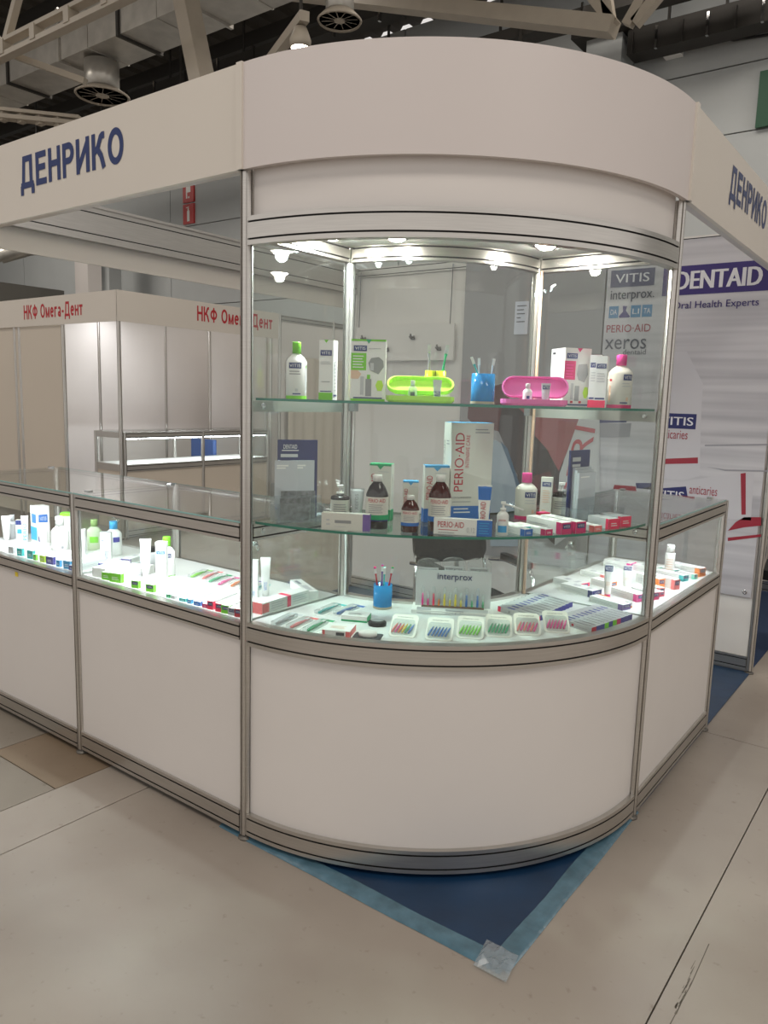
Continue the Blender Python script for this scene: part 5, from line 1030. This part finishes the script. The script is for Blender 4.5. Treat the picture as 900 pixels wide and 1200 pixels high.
for k, (c, lab) in enumerate(((GREEN, 'lime'), (SALMON, 'salmon'), (EMER, 'emerald'), (PINK, 'pink'), (ORANGE, 'orange'), (PURPLE, 'violet'), (TEAL, 'turquoise'))):
    o = bcard(lab+' toothbrush blister card lying in the counter joining the showcase', 240, 690, c, R(20+3*math.sin(k*2.1)), L=.17, W=.05); o.location = (-.645+.057*k, -.655+.012*math.sin(k*1.7), ZD)
def stand(kind, u, v, wp, hp, lab, **k):
    q = dk(u, v); m_ = mpp(q)
    if kind == 'b': return bottle(lab, wp*m_, hp*m_, k.get('body', WHITE), k.get('cap', WHITE), q, facing(q), .75, k.get('art', ()), .5, .78, .62)
    if kind == 't': return tube_pack(lab, wp*m_, hp*m_, k.get('body', WHITE), k.get('cap', WHITE), q, facing(q), txt=k.get('txt'), up=k.get('up'))
    return carton(lab, wp*m_, k.get('d', wp)*m_, hp*m_, k.get('art', ()), q, facing(q)+R(k.get('rz', -15)), WHITE)
stand('c', 125, 656, 12, 33, 'slim white carton with navy logo in front of the blue-capped bottle', art=[('F', 'v', 'VITIS', .45, .75, .05, .35, NAVY), ('F', 'l', .1, .4, .66, .05, 2, NAVY), ('T', 'r', 0, 1, 0, 1, LGREY)], d=8)
stand('b', 131, 650, 18, 40, 'white bottle with sky blue cap behind the slim navy-logo carton', cap=SKY, art=[('r', -95, -45, .4, .55, INDIGO)])
stand('t', 167, 676, 13, 46, 'plain white upright tube in front of the dark-lidded jar', lines=None)
q = dk(173, 668); m_ = mpp(q); o = MB().lathe([(11*m_, 0), (11*m_, 20*m_), (9*m_, 22*m_)], LGREY, 20).build('jar', None, q, 0); MB().lathe([(8*m_, 22*m_), (8*m_, 26*m_), (7*m_, 27*m_)], BLACK, 18).build('lid', o); tag(o, 'small pale jar with black lid behind the upright white tube', 'jar')
stand('c', 188, 684, 12, 50, 'white mouthwash carton with blue logo in front of the green-capped bottle', art=[('F', 'r', .1, .9, .72, .8, BLUE), ('F', 't', 'VITIS', .2, .8, .735, .785, WHITE), ('F', 'r', .3, .6, .1, .2, LGREY)], d=10)
stand('b', 196, 676, 18, 48, 'white mouthwash bottle with green cap in the counter joining the showcase', cap=GREEN, art=[('r', -200, 20, .0, .06, GREEN)]+blogo(-125, -60, .5, .6))
stand('c', 97, 656, 8, 36, 'slim plain white carton standing beside the striped post', art=[('F', 'l', .2, .8, .5, .06, 3, LGREY)])
stand('b', 111, 644, 16, 36, 'pale green bottle with green cap at the back of the counter', body=mat('ink_palegreen', srgb(200, 214, 180), .3), cap=flat('olivegreen', 140, 170, 100), art=[('r', -130, -60, .25, .45, GREEN)])
stand('c', 298, 701, 9, 46, 'tall white carton with blue lettering standing beside the straight post', art=[('F', 'v', 'VITIS', .35, .65, .05, .2, BLUE)], d=5)
stand('t', 311, 698, 12, 46, 'white upright tube with blue lettering beside the straight post', up=('VITIS', .35, .65, .05, .28, BLUE))
carton('long white carton with pink bands lying in the counter seen past the straight post', .045, .25, .04, [('F', 'r', 0, 1, 0, 1, SALMON), ('R', 'r', 0, .14, .1, .9, SALMON), ('R', 'r', .52, .6, 0, 1, HOT), ('T', 'r', 0, 1, .52, .6, HOT), ('R', 'l', .18, .45, .3, .2, 3, LGREY), ('R', 'l', .64, .95, .3, .2, 3, LGREY)], V3((-.046, -.79, ZD)), R(3))
carton('long white carton lying behind the pink-banded one near the lock', .045, .2, .03, [('T', 'r', .2, .7, .1, .5, LGREY), ('T', 'r', .2, .5, .6, .9, GREY)], V3((-.065, -.60, ZD)), R(62))
stand('t', 8, 633, 10, 29, 'plain white upright tube in the far counter')
stand('b', 15, 631, 11, 28, 'pale grey bottle behind the plain white tube in the far counter', body=LGREY, cap=LGREY)
stand('c', 24, 635, 7, 26, 'small white and navy carton in the far counter', art=[('F', 'r', 0, 1, .8, 1, NAVY), ('F', 'r', .2, .9, .4, .6, SKY)])
stand('t', 30, 638, 8, 34, 'white and blue upright tube in the far counter', up=('PERIO', .2, .7, .05, .7, SKY))
stand('c', 48, 636, 15, 44, 'big white carton with blue lettering in the far counter', art=[('F', 'r', .15, .85, .55, .78, BLUE), ('L', 'r', .2, .9, .55, .8, BLUE), ('L', 'r', 0, 1, .1, .45, SKY), ('F', 'r', .1, .5, .06, .2, INDIGO), ('F', 't', 'VITIS', .25, .75, .62, .72, WHITE)], rz=25, d=15)
stand('t', 51, 642, 11, 30, 'plain white upright tube in front of the big lettered carton')
stand('b', 70, 651, 19, 46, 'white bottle with white cap beside the striped post in the far counter', art=[('r', -85, -70, .2, .26, GREY)])
stand('c', 79, 646, 11, 46, 'white carton with lime green top behind the white bottle', art=[('T', 'r', 0, 1, 0, 1, GREEN), ('F', 'r', 0, 1, .92, 1, GREEN), ('F', 'r', 0, .4, 0, .12, GREEN)])
yl = MB().box(-.012, .012, -.0012, 0, 0, .02, YELL).build('yellow_tag', None, (-1.476, -1.0075, .685)); tag(yl, 'tiny yellow tag stuck under the rail of the far counter', 'tag')

# ------------------------------------------------------------------ settle: nothing on a deck or shelf passes through its neighbour, the glass or a post
def hull(pts):
    pts = sorted(set((round(x, 5), round(y, 5)) for x, y in pts)); cr = lambda o, a, c: (a[0]-o[0])*(c[1]-o[1])-(a[1]-o[1])*(c[0]-o[0])
    if len(pts) < 3: return pts
    def half(ps):
        h = []
        for q in ps:
            while len(h) > 1 and cr(h[-2], h[-1], q) <= 0: h.pop()
            h.append(q)
        return h[:-1]
    return half(pts)+half(pts[::-1])
def tree(o): return [o]+[d for c in o.children for d in tree(c)]
bpy.context.view_layer.update()
class Body: pass
KINDS = ('carton', 'bottle', 'tube', 'blister', 'brochure', 'toothbrush', 'travel', 'brush_display', 'floss', 'jar', 'flat_leaflet', 'purple_stick')
bodies = {}; loose = []; rows = {}
for o in [o for o in COL.objects if o.parent is None and o.name.startswith(KINDS)]:
    vs = [d.matrix_world@v.co for d in tree(o) if d.type == 'MESH' and not d.name.startswith(('print', 'lettering', 'label_print')) for v in d.data.vertices]
    z = min(v.z for v in vs); lev = min((ZD, Z2, Z1), key=lambda q: abs(q-z) if z > q-.02 else 9)
    it = (o, hull([(v.x, v.y) for v in vs]), lev, z)
    gk = o['group'] if o.name.startswith('carton') and 'group' in o else ('leaflets' if o.name.startswith('flat_leaflet') else None)
    if gk: rows.setdefault(gk, []).append(it)
    elif z > lev+.0016: loose.append(it)
    else: rows[o.name] = [it]
ALLB = []
for k, its in rows.items():
    B = Body(); B.obs = [i[0] for i in its]; B.h = [i[1] for i in its]; B.lev = its[0][2]; B.d = [0.0, 0.0]
    if k == 'leaflets': B.h = [hull([q for h in B.h for q in h])]
    B.c = (sum(q[0] for h in B.h for q in h)/sum(len(h) for h in B.h), sum(q[1] for h in B.h for q in h)/sum(len(h) for h in B.h)); B.base = B.c; B.m = 6.0 if len(its) > 1 and k != 'leaflets' else (4.0 if k.startswith(('brush_display', 'brochure_holder', 'travel')) or 'tall cream' in its[0][0]['label'] or 'lying on the lower shelf' in its[0][0]['label'] or 'front edge of the lower shelf' in its[0][0]['label'] else 1.0); ALLB.append(B)
for o, h, lev, z in loose:                      # what stands in a cup, case or holder moves with it
    c = (sum(q[0] for q in h)/len(h), sum(q[1] for q in h)/len(h)); ref = (o.location.x, o.location.y)
    B = min((B for B in ALLB if B.lev == lev and B.obs[0].name.startswith(('toothbrush_cup', 'travel', 'brochure_holder'))), key=lambda B: math.hypot(B.base[0]-ref[0], B.base[1]-ref[1])); B.obs.append(o)
def zone(B):
    x, y = B.c
    if B.lev == ZD:
        if x < -1.0: return 'A'
        if x < 0: return 'B'
        if y > 0: return 'C'
    return 'S%.2f' % B.lev
RECT = {'A': (-1.974, -1.026, -.979, -.518), 'B': (-.974, -.026, -.979, -.518), 'C': (.518, .979, .026, .974)}
def clamp(B, z):
    for h in B.h:
        xs = [q[0]+B.d[0] for q in h]; ys = [q[1]+B.d[1] for q in h]
        if z in RECT:
            a, b_, c, d = RECT[z]
            B.d[0] += max(0, a-min(xs))-max(0, max(xs)-b_); B.d[1] += max(0, c-min(ys))-max(0, max(ys)-d)
        else:
            B.d[0] += max(0, .007-min(xs)); B.d[1] -= max(0, max(ys)+.007)
            q = max(h, key=lambda q: math.hypot(q[0]+B.d[0], q[1]+B.d[1])); X, Y = q[0]+B.d[0], q[1]+B.d[1]; r_ = math.hypot(X, Y); ro = .978 if B.lev == ZD else .970
            if r_ > ro: B.d[0] -= X/r_*(r_-ro); B.d[1] -= Y/r_*(r_-ro)
            best = None; n = len(h)
            for i in range(n):
                x0, y0 = h[i][0]+B.d[0], h[i][1]+B.d[1]; x1, y1 = h[(i+1) % n][0]+B.d[0], h[(i+1) % n][1]+B.d[1]; l2 = (x1-x0)**2+(y1-y0)**2 or 1e-9
                t = max(0, min(1, -(x0*(x1-x0)+y0*(y1-y0))/l2)); px, py = x0+t*(x1-x0), y0+t*(y1-y0); r_ = math.hypot(px, py)
                if best is None or r_ < best[0]: best = (r_, px, py)
            if best[0] < .523: B.d[0] += best[1]/best[0]*(.523-best[0]); B.d[1] += best[2]/best[0]*(.523-best[0])
def mtv(h1, d1, h2, d2, gap=.0008):
    best = None
    P = [(q[0]+d1[0], q[1]+d1[1]) for q in h1]; Q = [(q[0]+d2[0], q[1]+d2[1]) for q in h2]
    if max(q[0] for q in P)+gap < min(q[0] for q in Q) or max(q[0] for q in Q)+gap < min(q[0] for q in P) or max(q[1] for q in P)+gap < min(q[1] for q in Q) or max(q[1] for q in Q)+gap < min(q[1] for q in P): return None
    for H in (P, Q):
        for i in range(len(H)):
            ex, ey = H[(i+1) % len(H)][0]-H[i][0], H[(i+1) % len(H)][1]-H[i][1]; l = math.hypot(ex, ey)
            if l < 1e-6: continue
            nx, ny = ey/l, -ex/l; a = [q[0]*nx+q[1]*ny for q in P]; b_ = [q[0]*nx+q[1]*ny for q in Q]
            o1, o2 = max(a)+gap-min(b_), max(b_)+gap-min(a)
            if o1 <= 0 or o2 <= 0: return None
            if best is None or o1 < best[0]: best = (o1, -nx, -ny)
            if o2 < best[0]: best = (o2, nx, ny)
    return best
circ = lambda x, y, r_: [(x+r_*math.cos(2*PI*k/12), y+r_*math.sin(2*PI*k/12)) for k in range(12)]
POSTS = [circ(0, -1, .022), circ(1, 0, .022), circ(0, -.5, .022), circ(.5, 0, .022), circ(-1, -1, .022), circ(-1, -.5, .022), circ(-2, -.5, .022), circ(.5, 1, .022), circ(.53, -.03, .008), circ(.034, -.53, .006)]
zs_ = {}
for B in ALLB: zs_.setdefault(zone(B), []).append(B)
for zn, L in zs_.items():
    for it in range(400):
        moved = 0
        for i, B in enumerate(L):
            for C_ in L[i+1:]:
                for h1 in B.h:
                    for h2 in C_.h:
                        t = mtv(h1, B.d, h2, C_.d)
                        if t:
                            moved += 1; f = C_.m/(B.m+C_.m); B.d[0] += t[1]*t[0]*f; B.d[1] += t[2]*t[0]*f; C_.d[0] -= t[1]*t[0]*(1-f); C_.d[1] -= t[2]*t[0]*(1-f)
            for q in POSTS:
                for h1 in B.h:
                    t = mtv(h1, B.d, q, (0, 0))
                    if t: B.d[0] += t[1]*t[0]; B.d[1] += t[2]*t[0]
            clamp(B, zn)
        if not moved: break
for B in ALLB:
    for o in B.obs: o.location.x += B.d[0]; o.location.y += B.d[1]
